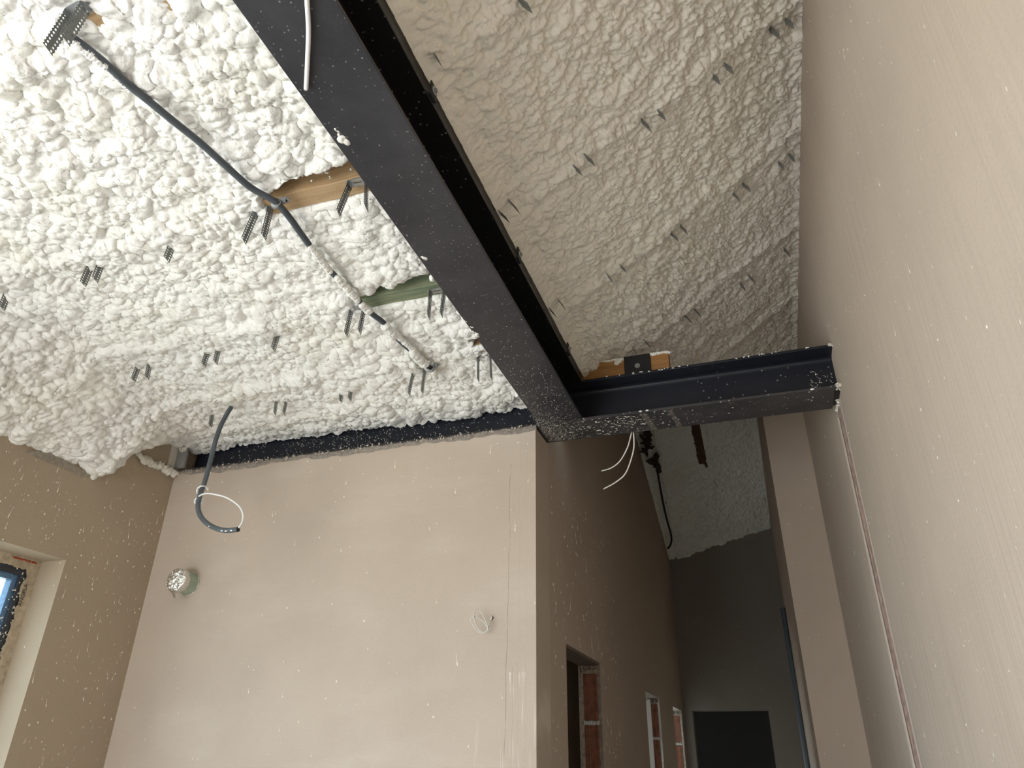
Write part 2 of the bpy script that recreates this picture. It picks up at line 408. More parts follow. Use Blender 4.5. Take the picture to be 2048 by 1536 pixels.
# rooms behind the door openings
wall('wall_room_far', 'y', 8.6, 8.75, -1.2, .6, 0, 2.8, [], simple('shade_darkened_room_wall', (.035, .034, .034), .9))  # darkness of the far room is painted into this near-black wall colour
wall('wall_room_far_left', 'x', -1.2, -1.3, YF + .15, 8.6, 0, 2.8, [], M_plaster)
wall('wall_room_far_right', 'x', .5, .6, YF + .15, 8.6, 0, 2.8, [], M_plaster)
wall('wall_partition_near', 'y', 4.9, 4.8, XL, XH - .12, 0, 3.0, [], M_plaster)
wall('wall_partition_far', 'y', 6.22, 6.32, XL, XH - .12, 0, 3.0, [], simple('white_primed_wall', (.75, .77, .76), .8))
for nm, a, b in (('floor', (-3.3, YK - .3, -.1), (.7, 8.8, 0)),):
    tag(bxo(nm, a, b, M_floor), kind='structure')
tag(bxo('floor_outside', (-40, -40, -.3), (40, 40, -.12), M_ground), kind='structure')
tag(bxo('ceiling_room_far', (-1.3, YF + .15, 2.8), (.6, 8.75, 2.9), M_deck), kind='structure')
tag(bxo('ceiling_side_rooms', (XL, 3.09, 3.2), (XH - .12, YF, 3.3), M_deck), kind='structure')
tag(bxo('ceiling_left', (XL - .3, YK - .3, 3.215), (-.70, 3.09, 3.30), M_deck), kind='structure')
tag(bxo('ceiling_hall_top', (XH - .12, 3.09, 5.3), (XP + .6, YF + .15, 5.4), M_deck), kind='structure')
bm = bmesh.new()                                     # sloping boards above the foam on the right
pr = [(-.70, zmain(-.70) + .06), (.46, zmain(.46) + .06), (.46, zmain(.46) + .14), (-.70, zmain(-.70) + .14)]
yend = lambda x: 3.42 + .9 * (x + .66)
va = [bm.verts.new((x, YK - .3, z)) for x, z in pr]; vb = [bm.verts.new((x, yend(x), z)) for x, z in pr]
bm.faces.new(va); bm.faces.new(vb[::-1])
for i in range(4): bm.faces.new([va[i], vb[i], vb[(i + 1) % 4], va[(i + 1) % 4]])
bmesh.ops.recalc_face_normals(bm, faces=bm.faces[:]); tag(link('ceiling_right', bm, M_deck), kind='structure')
bm = bmesh.new()                                     # boards closing the step between the two roof slopes
s = [(-.877, 3.24), (-.70, yend(-.70)), (.46, yend(.46))]
q = [[bm.verts.new((x, y + dy, z)) for (z) in (max(3.2, zmain(x) + .0), 5.35)] for x, y in s for dy in (0, .05)]
for i in (0, 2):
    a, b, c, d = q[i], q[i + 1], q[i + 2], q[i + 3]
    bm.faces.new([a[0], c[0], c[1], a[1]]); bm.faces.new([b[0], b[1], d[1], d[0]]); bm.faces.new([a[0], b[0], d[0], c[0]])
bmesh.ops.recalc_face_normals(bm, faces=bm.faces[:]); tag(link('ceiling_step', bm, M_deck), kind='structure')

# ------------------------------------------------------------------ spray foam
BAT = [(.70, .76), (1.365, 1.43), (1.928, 1.99), (2.365, 2.43)]        # battens along x (y range)
BX0 = [-1.25, -1.285, -1.275, -1.26]
# ceiling left of the long beam
nx = 560; xs = np.linspace(XL - .01, -.765, nx)
ys = np.r_[np.arange(YK, .2, .012), np.arange(.2, 2.95, .0037)]
X, Y = np.meshgrid(xs, ys)
rot = fbm(X * .9, Y * .9, 77, 2)
# spray passes run along y near the camera and turn across the room further on
t = sstep(Y + .25 * (X + 1.6), 1.55, 2.0)
base = 3.118
drop = .20 * sstep(-X, 2.52, 2.87) * (1 - sstep(Y, 2.38, 2.62)) + .13 * sstep(-X, 2.45, 2.85) * (1 - sstep(Y, 2.55, 2.8))
drop += .012 * sstep(Y, 2.62, 2.74)
Xn = X - drop * 1.1 + .0 * Y; Yn = Y + drop * .5
h1 = foam_height(Xn, Yn, 11, 1.0); p1 = list(PUSH); h2 = foam_height(Yn, Xn, 23, .9); p2 = [PUSH[1], PUSH[0]]
h = h1 * (1 - t) + h2 * t; px_ = p1[0] * (1 - t) + p2[0] * t; py_ = p1[1] * (1 - t) + p2[1] * t
gy_, gx_ = np.gradient(base - drop, ys, xs); ln = np.sqrt(1 + gx_ ** 2 + gy_ ** 2)
Z = base - drop - h / ln
Xd = np.maximum(X + gx_ * h / ln + px_, XL - .01); Yd = np.where((Y > .22) & (Y < 2.93), Y + gy_ * h / ln + py_, Y)
# battens: foam is pulled back round the three bare ends and rises beside them
for (a, b), x0, lo in zip(BAT, BX0, (0, 1, 1, 1)):
    if not lo: continue
    ctr = .5 * (a + b); w = .012 * (fbm(X * 25, Y * 25, 5) - .5) * 2
    mx = sstep(X + w, x0 - .01, x0 + .012)
    taper = np.clip((X - x0) / .35, 0, 1)
    if a > 2.3:                               # the third one shows only at its two ends
        mx = mx * np.clip(1 - sstep(X + w, -1.235, -1.20) + sstep(X + w * 2, -.985, -.965), 0, 1)
    near = a - .012 - .055 * taper                       # bare side face towards the camera
    m = mx * sstep(Y + w, near - .015, near + .004) * (1 - sstep(Y, b - .002, b + .006))
    Z = Z + m * (3.21 - Z); Xd = Xd + m * (X - Xd); Yd = Yd + m * (Y - Yd)
    m2 = mx * sstep(Y, b - .002, b + .004) * (1 - sstep(Y, b + .005, b + .05))
    Z = Z + m2 * (np.maximum(Z, 3.118) - Z)
# band of foam climbing over the first hidden batten
for (a, b) in (BAT[0],):
    Z = Z - .02 * sstep(Y, a - .03, a) * (1 - sstep(Y, b + .02, b + .05)) * (X < -1.36)
# ridge of foam wrapped over the hidden battens left of their ends
for (a, b), x0 in zip(BAT[1:], BX0[1:]):
    c = .5 * (a + b); Z = Z - .016 * np.exp(-((Y - c) / .05) ** 2) * sstep(-X, -x0 + .02, -x0 + .15)
me = grid_mesh('foam_left', Xd, Yd, Z)
foam_left = tag(link('spray_foam', me, M_foam, None, True), 'bright white bubbly spray foam covering the flat ceiling left of the long beam', 'foam insulation', None, 'stuff')

# sloping foam right of the long beam
ce = math.cos(math.atan(.695)); se = math.sin(math.atan(.695))
us = np.linspace(-.005, 1.325, 400); ys = np.r_[np.arange(YK, .3, .012), np.arange(.3, 4.45, .0048)]
U, Y = np.meshgrid(us, ys)
t = sstep(Y, 2.2, 2.7) * (1 - sstep(U, .5, 1.1) * .6)
h = foam_height(U, Y, 51, .55, 1.5) * (1 - t) + foam_height(Y * .8 + U * .6, U * .8 - Y * .6, 61, .6, 1.6) * t
for yc in (.56, 1.175, 1.80, 2.42, 3.05, 3.67):         # low ridges over the hidden rafters
    dy = Y - yc - .05 * (fbm(U * 4, Y * 4, 3) - .5)
    h = h + (.004 + .018 * fbm(U * 3, Y * 0 + yc, 31)) * np.exp(-(dy / .032) ** 2)
edge = 1 - sstep(U, .0, .07)
h = h * (1 - .8 * edge) + .012 * edge
h = h + .03 * sstep(U, 1.25, 1.31) * fbm(Y * 6, U, 8)
X = -.66 + (U + PUSH[0] * .5) * ce + se * h; Z = 3.225 + U * se - ce * h
X = np.minimum(X, XR + .015); Z = np.where(X < -.64, np.maximum(Z, 3.176), Z)
me = grid_mesh('foam_right', X, Y, Z, keep=(Y < 3.40 + .9 * (X + .66)))
foam_right = tag(link('spray_foam', me, M_foam2, None, True), 'cream wrinkled spray foam on the sloping ceiling right of the long beam', 'foam insulation', None, 'stuff')

# foam on the hall roof
xs = np.linspace(XH - .005, XP + .005, 190); ys = np.linspace(4.3, YF + .02, 520)
X, Y = np.meshgrid(xs, ys)
h = foam_height(Y, X, 91, .8, 1.1) + .012 * np.exp(-((X + .34) / .03) ** 2) * (Y > 6.4)
Z = zhall(X, Y) + .02 - h + .02 * sstep(-X, .80, .86)
slot = sstep(X + .015 * (fbm(X * 30, Y * 30, 4) - .5), -.405, -.395) * (1 - sstep(X, -.345, -.335)) * (1 - sstep(Y, 6.40, 6.47))
cr = at(1310, 960, 'x', -.8)
split = np.abs(X + .755 - .02 * (Y - 6.3)) < .012
Z = Z + .03 * np.exp(-((X + .752 + .045 * (Y - 6.3)) / .010) ** 2)
me = grid_mesh('foam_hall', X, Y, Z, keep=slot < .5)
foam_hall = tag(link('spray_foam', me, M_foam3, None, True), 'dim greyish spray foam on the sloping hallway roof seen below the cross beam', 'foam insulation', None, 'stuff')
bm = bmesh.new()
v4 = [bm.verts.new((x, y, zhall(x, y) + dz)) for dz in (.07, .12) for x, y in ((XH, 4.2), (XP, 4.2), (XP, YF), (XH, YF))]
for f in ((0, 1, 2, 3), (7, 6, 5, 4), (0, 4, 5, 1), (1, 5, 6, 2), (2, 6, 7, 3), (3, 7, 4, 0)): bm.faces.new([v4[i] for i in f])
bmesh.ops.recalc_face_normals(bm, faces=bm.faces[:]); tag(link('ceiling_hall', bm, simple('dark_roof_felt', (.03, .02, .015), .9)), kind='structure')

# ------------------------------------------------------------------ small lumps and splashes
def lump_mesh(name, items, seed, seg=10, rings=6):
    """items: (centre, radii, jitter)"""
    rnd = random.Random(seed); V = []; F = []
    for c, r, j in items:
        b0 = len(V); ph = [rnd.uniform(0, 6.28) for _ in range(4)]
        for i in range(rings + 1):
            th = math.pi * i / rings
            for k in range(seg):
                a = 2 * math.pi * k / seg
                q = 1 + j * (math.sin(2 * a + ph[0]) * .5 + math.sin(3 * a + ph[1] + 2 * th) * .35 + math.sin(4 * th + ph[2]) * .3)
                V.append((c[0] + r[0] * q * math.sin(th) * math.cos(a), c[1] + r[1] * q * math.sin(th) * math.sin(a), c[2] + r[2] * q * math.cos(th)))
        for i in range(rings):
            for k in range(seg):
                n = (k + 1) % seg; F.append((b0 + i * seg + k, b0 + (i + 1) * seg + k, b0 + (i + 1) * seg + n, b0 + i * seg + n))
    me = bpy.data.meshes.new(name); me.from_pydata(V, [], F); me.update(); return me
def splash_mesh(name, spots):
    """teardrops on a surface: (point, down vector, side vector, normal, length, width)"""
    V = []; F = []
    for p, dn, sd, nn, L, w in spots:
        p = np.array(p); dn = np.array(dn); sd = np.array(sd); nn = np.array(nn); b0 = len(V)
        prof = [(0, .10), (.35, .16), (.62, .30), (.80, .72), (.92, .60), (1.0, .25)] if L > 2.2 * w else [(0, .35), (.25, .8), (.55, 1.), (.8, .8), (1., .35)]
        for t_, k in prof:
            c = p + dn * L * t_
            for s_, hh in ((-1, 0), (-.5, .35), (.5, .35), (1, 0)):
                V.append(tuple(c + sd * s_ * k * w * .5 + nn * (hh * k * w * .6 + .0002)))
        n = len(prof)
        for i in range(n - 1):
            for j in range(3): F.append((b0 + i * 4 + j, b0 + i * 4 + j + 1, b0 + i * 4 + 5 + j, b0 + i * 4 + 4 + j))
    me = bpy.data.meshes.new(name); me.from_pydata(V, [], F); me.update(); return me
def wall_splashes(parent, ax, plane, nrm, u, v, n, seed, big=.5, dens=None, smax=1.0):
    rnd = random.Random(seed); sp = []
    while len(sp) < n:
        a, z = rnd.uniform(*u), rnd.uniform(*v)
        if dens and rnd.random() > dens(a, z): continue
        w = rnd.choice((.0022, .003, .003, .0042, .006)) * smax; L = w * rnd.choice((1.1, 1.4, 3.2, 4.5, 7)) if rnd.random() < big else w * 1.2
        tilt = rnd.uniform(-.22, .22)
        if ax == 'x': p = (plane, a, z); sd = (0, math.cos(tilt), math.sin(tilt)); dn = (0, math.sin(tilt), -math.cos(tilt)); nn = (nrm, 0, 0)
        else: p = (a, plane, z); sd = (math.cos(tilt), 0, math.sin(tilt)); dn = (math.sin(tilt), 0, -math.cos(tilt)); nn = (0, nrm, 0)
        sp.append((p, dn, sd, nn, L, w))
    o = link('foam_splashes', splash_mesh('foam_splashes', sp), M_drop, parent, True); o['kind'] = 'stuff'; return o
inwin = lambda a, z: 0. if (a < WY + .01 and z < WZ + .01) else 1.
wall_splashes(wall_left, 'x', XL, 1, (1.9, 2.86), (1.5, 2.85), 330, 1, .7, lambda a, z: inwin(a, z) * (1.1 - .55 * (a - 1.9)), 1.15)
wall_splashes(wall_front, 'y', YB, -1, (XL + .02, XH - .01), (1.55, 2.95), 110, 2, .6, lambda a, z: .35 + .65 * (z > 2.5), 1.15)
wall_splashes(wall_hall, 'x', XH, 1, (3.1, 4.5), (1.6, 2.95), 240, 3, .65, lambda a, z: 0 if (3.32 < a < 4.04 and z < 2.11) else 1., 1.9)
wall_splashes(wall_hall, 'x', XH, 1, (4.4, 7.2), (2.15, 3.2), 45, 33, .4, None, 1.2)
wall_splashes(wall_right, 'x', XR, -1, (1.2, 3.0), (1.2, 3.85), 230, 4, .5, None, .9)
wall_splashes(wall_right, 'x', XR, -1, (3.2, 4.6), (1.6, 3.5), 60, 5, .5, None, 1.3)
wall_splashes(wall_hr, 'y', YP, -1, (XP + .01, XR - .01), (1.6, 3.6), 10, 6, .5, None, 1.2)
# ------------------------------------------------------------------ steel beams
def i_profile_web(L, h, tf, tw, r):
    """web with root fillets along +x from 0 to L, y across, z 0..h"""
    pts = []
    for sx in (1, -1):
        seq = []
        for k in range(5):
            a = k * H / 4; seq.append((sx * (tw / 2 + r - r * math.cos(H - a)) if False else sx * (tw / 2 + r * (1 - math.sin(a))), tf + r * (1 - math.cos(a))))
        top = [(x, h - z) for x, z in seq[::-1]]
        pts += (seq + top) if sx == 1 else (seq + top)[::-1]
    bm = bmesh.new(); A = [bm.verts.new((0, y, z)) for y, z in pts]; B = [bm.verts.new((L, y, z)) for y, z in pts]
    bm.faces.new(A); bm.faces.new(B[::-1])
    for i in range(len(pts)): bm.faces.new([A[i], B[i], B[(i + 1) % len(pts)], A[(i + 1) % len(pts)]])
    bmesh.ops.recalc_face_normals(bm, faces=bm.faces[:]); return bm
TF, HB = .011, .20
# long beam (along y): origin at its near end
rb = empty('steel_beam', (-.755, YK, ZB)); rb.rotation_euler = (0, 0, H)
tag(rb, 'long charcoal steel I-beam running diagonally across the top of the picture', 'beam')
LR = 2.866 - YK
def bpart(nm, a, b, m, par, bev=.0012): return bxo(nm, a, b, m, par, bev)
bpart('bottom_flange', (0, -.1, 0), (LR, .1, TF), M_st_ridge, rb)
bpart('top_flange', (0, -.1, HB - TF), (LR, .1, HB), M_st_web, rb)
link('web', i_profile_web(LR + .09, HB, TF, .007, .018), M_st_web, rb, False)
# cross beam (along x)
cb = empty('steel_beam', (-2.855, 2.968, ZB))
tag(cb, 'dark navy steel cross beam resting on the front wall and spanning to the right wall', 'beam')
LC = XR + .03 + 2.855
bpart('bottom_flange', (0, -.102, 0), (LC - .055, .1, TF), M_st_dust, cb)
bpart('top_flange', (0, -.102, HB - TF), (LC - .03, .1, HB), M_st_cross, cb)
link('web', i_profile_web(LC - .03, HB, TF, .007, .018), M_st_cross, cb, False)
# weld seams of the joint under the beams
for xa, xb, nm in ((1.98, 1.984, 'weld_seam'),):
    pass
bm = bmesh.new(); box(bm, (2.0, -.103, -.0012), (2.2, -.0995, .0), 0); link('weld_seam', bm, M_st_dust, cb)
# two scuffed stripes and splashes on the underside
rnd = random.Random(8); sp = []
for i in range(520):
    y = rnd.gauss(2.7, .32); x = rnd.uniform(-.85, -.665)
    if not 1.0 < y < 3.05: continue
    w = rnd.choice((.0015, .002, .003)); a = rnd.uniform(0, 3.1)
    sp.append(((x, y, ZB), (math.cos(a), math.sin(a), 0), (-math.sin(a), math.cos(a), 0), (0, 0, -1), w * 1.4, w))
o = link('foam_splashes', splash_mesh('s', sp), M_drop, None, True); o.parent = rb; o.matrix_parent_inverse = (Matrix.Translation((-.755, YK, ZB)) @ Matrix.Rotation(H, 4, 'Z')).inverted(); o['kind'] = 'stuff'
sp = []
for i in range(1500):
    y = rnd.gauss(2.98, .13); x = -.868 + abs(rnd.gauss(0, .07)); w = rnd.choice((.0012, .0016, .0022, .003))
    if y < 3.06 and x < -.56: sp.append(((x, y, ZB), (1, 0, 0), (0, 1, 0), (0, 0, -1), w, w))
for i in range(300):
    x = rnd.gauss(-.5, .16) if i % 5 else rnd.uniform(-.8, .38); y = rnd.uniform(2.872, 3.062)
    if not -.86 < x < .37: continue
    w = rnd.choice((.002, .003, .005)); sp.append(((x, y, ZB), (.97, .1, 0), (-.1, .97, 0), (0, 0, -1), w * rnd.choice((1.3, 2, 4)), w))
for i in range(520):                                   # streaks on the web, densest over the front wall
    x = rnd.gauss(-1.9, .33) if i % 3 else rnd.uniform(-2.8, -.9); z = ZB + rnd.uniform(.03, .15)
    if i > 470: x = rnd.uniform(.30, .395)
    if not -2.82 < x < .40 : continue
    w = rnd.choice((.002, .003, .004)); a = rnd.uniform(.3, 1.3)
    sp.append(((x, 2.9635, z), (math.cos(a) * .9, 0, -math.sin(a)), (math.sin(a), 0, math.cos(a)), (0, -1, 0), w * rnd.choice((1.5, 2.5, 3.5)), w))
o = link('foam_splashes', splash_mesh('s', sp), M_drop, None, True); o.parent = cb; o.matrix_parent_inverse = Matrix.Translation((-2.855, 2.968, ZB)).inverted(); o['kind'] = 'stuff'
def child_at(o, par, loc):
    o.parent = par; o.matrix_parent_inverse = Matrix.Translation(loc).inverted(); return o
# scuffs: dusty stripes across the underside of the cross beam
M_scuff = simple('dried_mortar_smear', (.12, .105, .09), .9, bs=150, bd=.002, var=.5, vs=120)
for x0, x1 in ((-.405, -.375), (-.285, -.265), (-.565, -.50)):
    bm = bmesh.new(); n = 24
    L1 = [bm.verts.new((x0 + rnd.uniform(-.003, .003) + .02 * k / n, 2.875 + .185 * k / n, ZB - .0006)) for k in range(n + 1)]
    L2 = [bm.verts.new((x1 + rnd.uniform(-.003, .003) + .02 * k / n, 2.875 + .185 * k / n, ZB - .0006)) for k in range(n + 1)]
    for k in range(n): bm.faces.new([L1[k], L1[k + 1], L2[k + 1], L2[k]])
    if x0 == -.565:
        bm.free(); continue
    child_at(link('mortar_smear', bm, M_scuff), cb, (-2.855, 2.968, ZB))

# crumbly edge where the cross beam sits on the front wall
def rough_band(name, ax, plane, out, u0, u1, v0, v1, nu, nv, amp, seed, mat, parent, top=None, bot=None):
    u = np.linspace(u0, u1, nu); v = np.linspace(0, 1, nv); Ug, Vg = np.meshgrid(u, v)
    lo = v0 + (fbm(u * 12, u * 0, seed, 4) - .5) * amp * 2.5; hi = v1 + (fbm(u * 20, u * 0 + 9, seed, 4) - .5) * amp * 1.5
    Zg = lo[None] + (hi - lo)[None] * Vg
    d = np.abs(out) * 0 + fbm(Ug * 60, Zg * 60, seed + 2, 3) * amp * np.sin(Vg * math.pi) ** .6
    D = plane + np.sign(out) * d
    return link(name, grid_mesh(name, *((D, Ug, Zg) if ax == 'x' else (Ug, D, Zg))), mat, parent, True)
o = rough_band('mortar_edge', 'y', 2.868, -1, -2.86, XH + .005, 2.948, 2.974, 500, 9, .013, 4, M_mortar, wall_front); o['kind'] = 'stuff'
its = []
for i in range(130):
    x = rnd.uniform(-2.84, XH); its.append(((x, 2.862 - rnd.uniform(0, .008), 2.968 + rnd.gauss(0, .006)), [rnd.uniform(.002, .006) for _ in range(3)], .4))
o = link('mortar_crumbs', lump_mesh('c', its, 3, 6, 4), M_drop if False else simple('pale_crumbs', (.55, .49, .42), .9), wall_front, True); o['kind'] = 'stuff'

# pocket of grey fleece and foam at the left end of the cross beam
pk = empty('beam_pocket', (-2.87, 2.86, 2.98)); pk['kind'] = 'structure'
o = bxo('fleece_flap', (-2.882, 2.845, 2.985), (-2.818, 2.86, 3.09), M_grey); child_at(o, pk, (-2.87, 2.86, 2.98))
o = bxo('pocket_lining', (-2.885, 2.80, 2.97), (-2.879, 2.87, 3.10), M_white); child_at(o, pk, (-2.87, 2.86, 2.98))
its = [((-2.872 + .004 * math.sin(i), 2.60 + .019 * i, 2.955 + rnd.uniform(-.01, .01) - .0 * i), (rnd.uniform(.010, .024), rnd.uniform(.014, .026), rnd.uniform(.010, .022)), .5) for i in range(15)]
its += [((-2.86 + .004 * i, 2.845, 3.085 + rnd.uniform(-.005, .01)), (.01, .012, .012), .4) for i in range(8)]
o = link('foam_rim', lump_mesh('r', its, 5), M_foam2, None, True); child_at(o, pk, (-2.87, 2.86, 2.98)); o['kind'] = 'stuff'
M_mortar2 = simple('torn_render', (.58, .52, .43), .95, bs=70, bd=.006, var=.2, vs=50)
# torn plaster flap under the foam on the left wall
P = [at(x, y, 'x', XL + .002) for x, y in ((52, 906), (90, 921), (130, 938), (165, 955), (185, 953))]
Q = [at(x, y, 'x', XL + .010) for x, y in ((60, 900), (95, 905), (130, 920), (165, 940), (188, 945))]
bm = bmesh.new(); A = [bm.verts.new(p) for p in P]; B = [bm.verts.new(p) for p in Q]
for i in range(4): bm.faces.new([A[i], A[i + 1], B[i + 1], B[i]])
bmesh.ops.solidify(bm, geom=bm.faces[:], thickness=.003); link('torn_plaster_edge', bm, M_mortar2, wall_left)

# vertical groove in the right wall, with a crumbly lining
u = np.linspace(g0 - .002, g1 + .002, 30); v = np.linspace(.9, ZB, 420); Ug, Vg = np.meshgrid(u, v)
D = XR + .020 - .016 * fbm(Ug * 22, Vg * 20, 7, 4)
o = link('chased_slot', grid_mesh('slot', D, Ug, Vg), M_pink, wall_right, True)
for e, s0 in ((g0, 3), (g1, 4)):
    V2 = np.linspace(.9, ZB, 420); w = .004 + .005 * fbm(V2 * 18, V2 * 0, s0, 4)
    X2 = np.stack([np.full_like(V2, XR + .004), XR - .002 - w * .3, np.full_like(V2, XR + .0005)], 1); sgn = 1 if e == g1 else -1
    Y2 = np.stack([e - sgn * w * 1.2, e + 0 * w, e + sgn * w], 1)
    link('broken_edge', grid_mesh('be', X2, Y2, np.repeat(V2[:, None], 3, 1)), simple('pale_plaster_edge', (.52, .45, .38), .9, bs=90), wall_right, True)
# bearing pocket at the right end of the cross beam
its = [((XR - .004, rnd.uniform(3.0, 3.10), ZB + rnd.uniform(-.006, .022)), [rnd.uniform(.004, .010) for _ in range(3)], .5) for _ in range(16)]
its += [((XR - .003 - rnd.uniform(0, .012), 2.87 + rnd.uniform(-.01, .03), ZB + rnd.uniform(.0, .02)), [rnd.uniform(.003, .008) for _ in range(3)], .5) for _ in range(12)]
its += [((XR - rnd.uniform(.0, .02), 2.86, ZB + HB + rnd.uniform(-.012, .004)), [rnd.uniform(.002, .005) for _ in range(3)], .5) for _ in range(10)]
o = link('plaster_crumbs', lump_mesh('pc', its, 9, 8, 5), simple('white_crumbs', (.70, .66, .58), .9), wall_right, True); o['kind'] = 'stuff'
child_at(bxo('bearing_plate', (XR - .055, 2.90, ZB + .012), (XR + .02, 3.066, ZB + .02), M_dark), cb, (-2.855, 2.968, ZB))
its = []
for i in range(26):
    x = rnd.uniform(-.6, XR); its.append(((x, 2.864, ZB + HB - rnd.uniform(0, .006)), (rnd.uniform(.002, .006), .003, rnd.uniform(.002, .003)), .4))
for p in ((-.655, .0), (-.40, 0), (-.37, 0), (.30, 0)): its.append(((p[0], 2.866, ZB + .006), (.008, .004, .004), .3))
o = link('foam_crumbs', lump_mesh('fc', its, 12, 7, 4), M_foam, None, True); child_at(o, cb, (-2.855, 2.968, ZB)); o['kind'] = 'stuff'

# foam blobs pushed over the left edge of the long beam
its = []
for px, py, r in ((690, 278, .018), (684, 268, .015), (676, 258, .014), (817, 468, .012), (830, 480, .012), (852, 514, .016), (846, 510, .012), (866, 560, .010), (932, 640, .013), (945, 652, .014), (956, 668, .018), (950, 662, .015), (1036, 792, .012), (640, 210, .010), (900, 600, .01), (600, 160, .008)):
    p = at(px, py, 'z', ZB + .004); its.append(((p[0] - .004, p[1], ZB + .012), (r, r * 1.2, r * .9), .25))
o = link('foam_blobs', lump_mesh('fb', its, 15, 14, 9), M_foam, foam_left, True); o['kind'] = 'stuff'
# foam skirt down to the long beam's flange
xs = np.linspace(-.96, -.845, 40); ys = np.arange(.2, 2.86, .005); X, Y = np.meshgrid(xs, ys)

# ------------------------------------------------------------------ timbers
def batten(name, y0, y1, x0, x1, z0, z1, mat, label, group=None):
    bm = bmesh.new(); box(bm, (x0, y0, z0), (x1, y1, z1), .002)
    bmesh.ops.subdivide_edges(bm, edges=[e for e in bm.edges if e.calc_length() > .3], cuts=14)
    for v_ in bm.verts: v_.co.z += .0012 * math.sin(v_.co.x * 31) ; v_.co.y += .001 * math.sin(v_.co.x * 23)
    return tag(link(name, bm, mat), label, 'batten', group)
batten('wooden_batten', *BAT[0], -2.4, -.765, 3.128, 3.20, M_wood, 'wooden batten almost buried in foam behind the bent hanger at the top left')
batten('wooden_batten', *BAT[1], -1.295, -.765, 3.13, 3.21, M_wood, 'pale brown sawn wooden batten crossed by the grey conduit near the beam')
batten('wooden_batten', *BAT[2], -1.285, -.765, 3.13, 3.21, M_woodg, 'green-stained wooden batten, second bare one down the conduit')
batten('wooden_batten', *BAT[3], -1.28, -.765, 3.13, 3.21, M_wood, 'light wooden batten with foam tongue over it, lowest bare one by the beam')
# screw and crumbs on timbers
its = [((rnd.uniform(-1.15, -.93), rnd.uniform(1.30, 1.36), 3.14 + rnd.uniform(0, .03)), [rnd.uniform(.002, .005)] * 3, .4) for _ in range(22)]
o = link('foam_crumbs', lump_mesh('fc2', its, 22, 7, 4), M_foam, foam_left, True); o['kind'] = 'stuff'
# foam tongue over the third batten
p0, p1 = at(905, 718, 'z', 3.118), at(968, 700, 'z', 3.118)
its = [((p0[0] + (p1[0] - p0[0]) * k / 7, p0[1] + (p1[1] - p0[1]) * k / 7 - .012 + .006 * math.sin(k), 3.126), (.032 - .002 * k, .036 - .0025 * k, .012), .22) for k in range(8)]
o = link('foam_tongue', lump_mesh('ft', its, 31, 16, 10), M_foam, foam_left, True); o['kind'] = 'stuff'
# orange plate on the right part of the cross beam
a, b = at(1160, 768, 'y', 2.93), at(1342, 735, 'y', 2.93)
pl = bxo('wooden_wall_plate', (-.69, 2.93, 3.186), (-.262, 2.985, 3.293), M_woodo, None, .003)
tag(pl, 'short orange wooden plank end standing on the cross beam under the sloping foam', 'plank')
its = []
for k in range(26):
    x = -.56 + .012 * k; its.append(((x, 2.932, 3.288 - .004 * math.sin(k * .7) ** 2), (.012, .008, .009 if 4 < k < 20 else .006), .3))
its += [((-.50 + .008 * i, 2.928, 3.270 + .004 * i), (.012, .008, .012), .3) for i in range(3)]
its += [((-.34 + .012 * i, 2.93, 3.289), (.010, .006, .005), .3) for i in range(7)]
o = link('foam_smear', lump_mesh('fs', its, 41, 10, 6), M_foam, pl, True); o['kind'] = 'stuff'

def screw(parent, loc, nrm_rot, r=.012):
    s_ = empty('screw', loc, nrm_rot); s_.parent = parent
    bm = bmesh.new(); bmesh.ops.create_cone(bm, segments=24, radius1=r, radius2=r * .95, depth=.002, cap_ends=True); wa = link('washer', bm, M_galv, s_)
    bm = bmesh.new(); bmesh.ops.create_cone(bm, segments=6, radius1=r * .5, radius2=r * .5, depth=.006, cap_ends=True)
    bmesh.ops.translate(bm, verts=bm.verts[:], vec=(0, 0, .004)); hd = link('head', bm, M_galv, s_)
    return s_
def bracket(loc, rotz, label, w=.066, h=.062, tuck=0):
    e = empty('angle_bracket', loc, (0, 0, rotz)); tag(e, label, 'bracket', )
    bm = bmesh.new(); box(bm, (-w / 2, -.004, 0), (w / 2, 0, h), .0015); box(bm, (-w / 2, -.004, -.004), (w / 2, .05, 0), .001)
    link('plate', bm, M_dark, e)
    me_ = bpy.data.meshes.new('h')
    bm = bmesh.new(); bmesh.ops.create_cone(bm, segments=24, radius1=.0125, radius2=.012, depth=.002, cap_ends=True)
    bmesh.ops.create_cone(bm, segments=6, radius1=.0055, radius2=.0055, depth=.014, cap_ends=True)
    bmesh.ops.rotate(bm, verts=bm.verts[:], cent=(0, 0, 0), matrix=Matrix.Rotation(H, 3, 'X'))
    bmesh.ops.translate(bm, verts=bm.verts[:], vec=(0, -.006, h * .5)); sc_ = link('screw', bm, M_galv, e)
    return e
br = bracket((-.405, 2.926, 3.176), 0, 'black steel plate with a silver screw fixing the orange plank', .128 * .95, .115)
P1 = at(845, 180, 'x', -.652)
for (px, py), lb in (((862, 205), 'small dark bracket with nut on the right edge of the long beam, uppermost'),
                     ((1036, 530), 'dark bracket half in foam on the right edge of the long beam, middle'),
                     ((1136, 722), 'dark bracket beside the orange plank at the lower end of the long beam')):
    p = at(px, py, 'x', -.654); bracket((-.652, p[1], 3.172), H, lb, .036, .045)

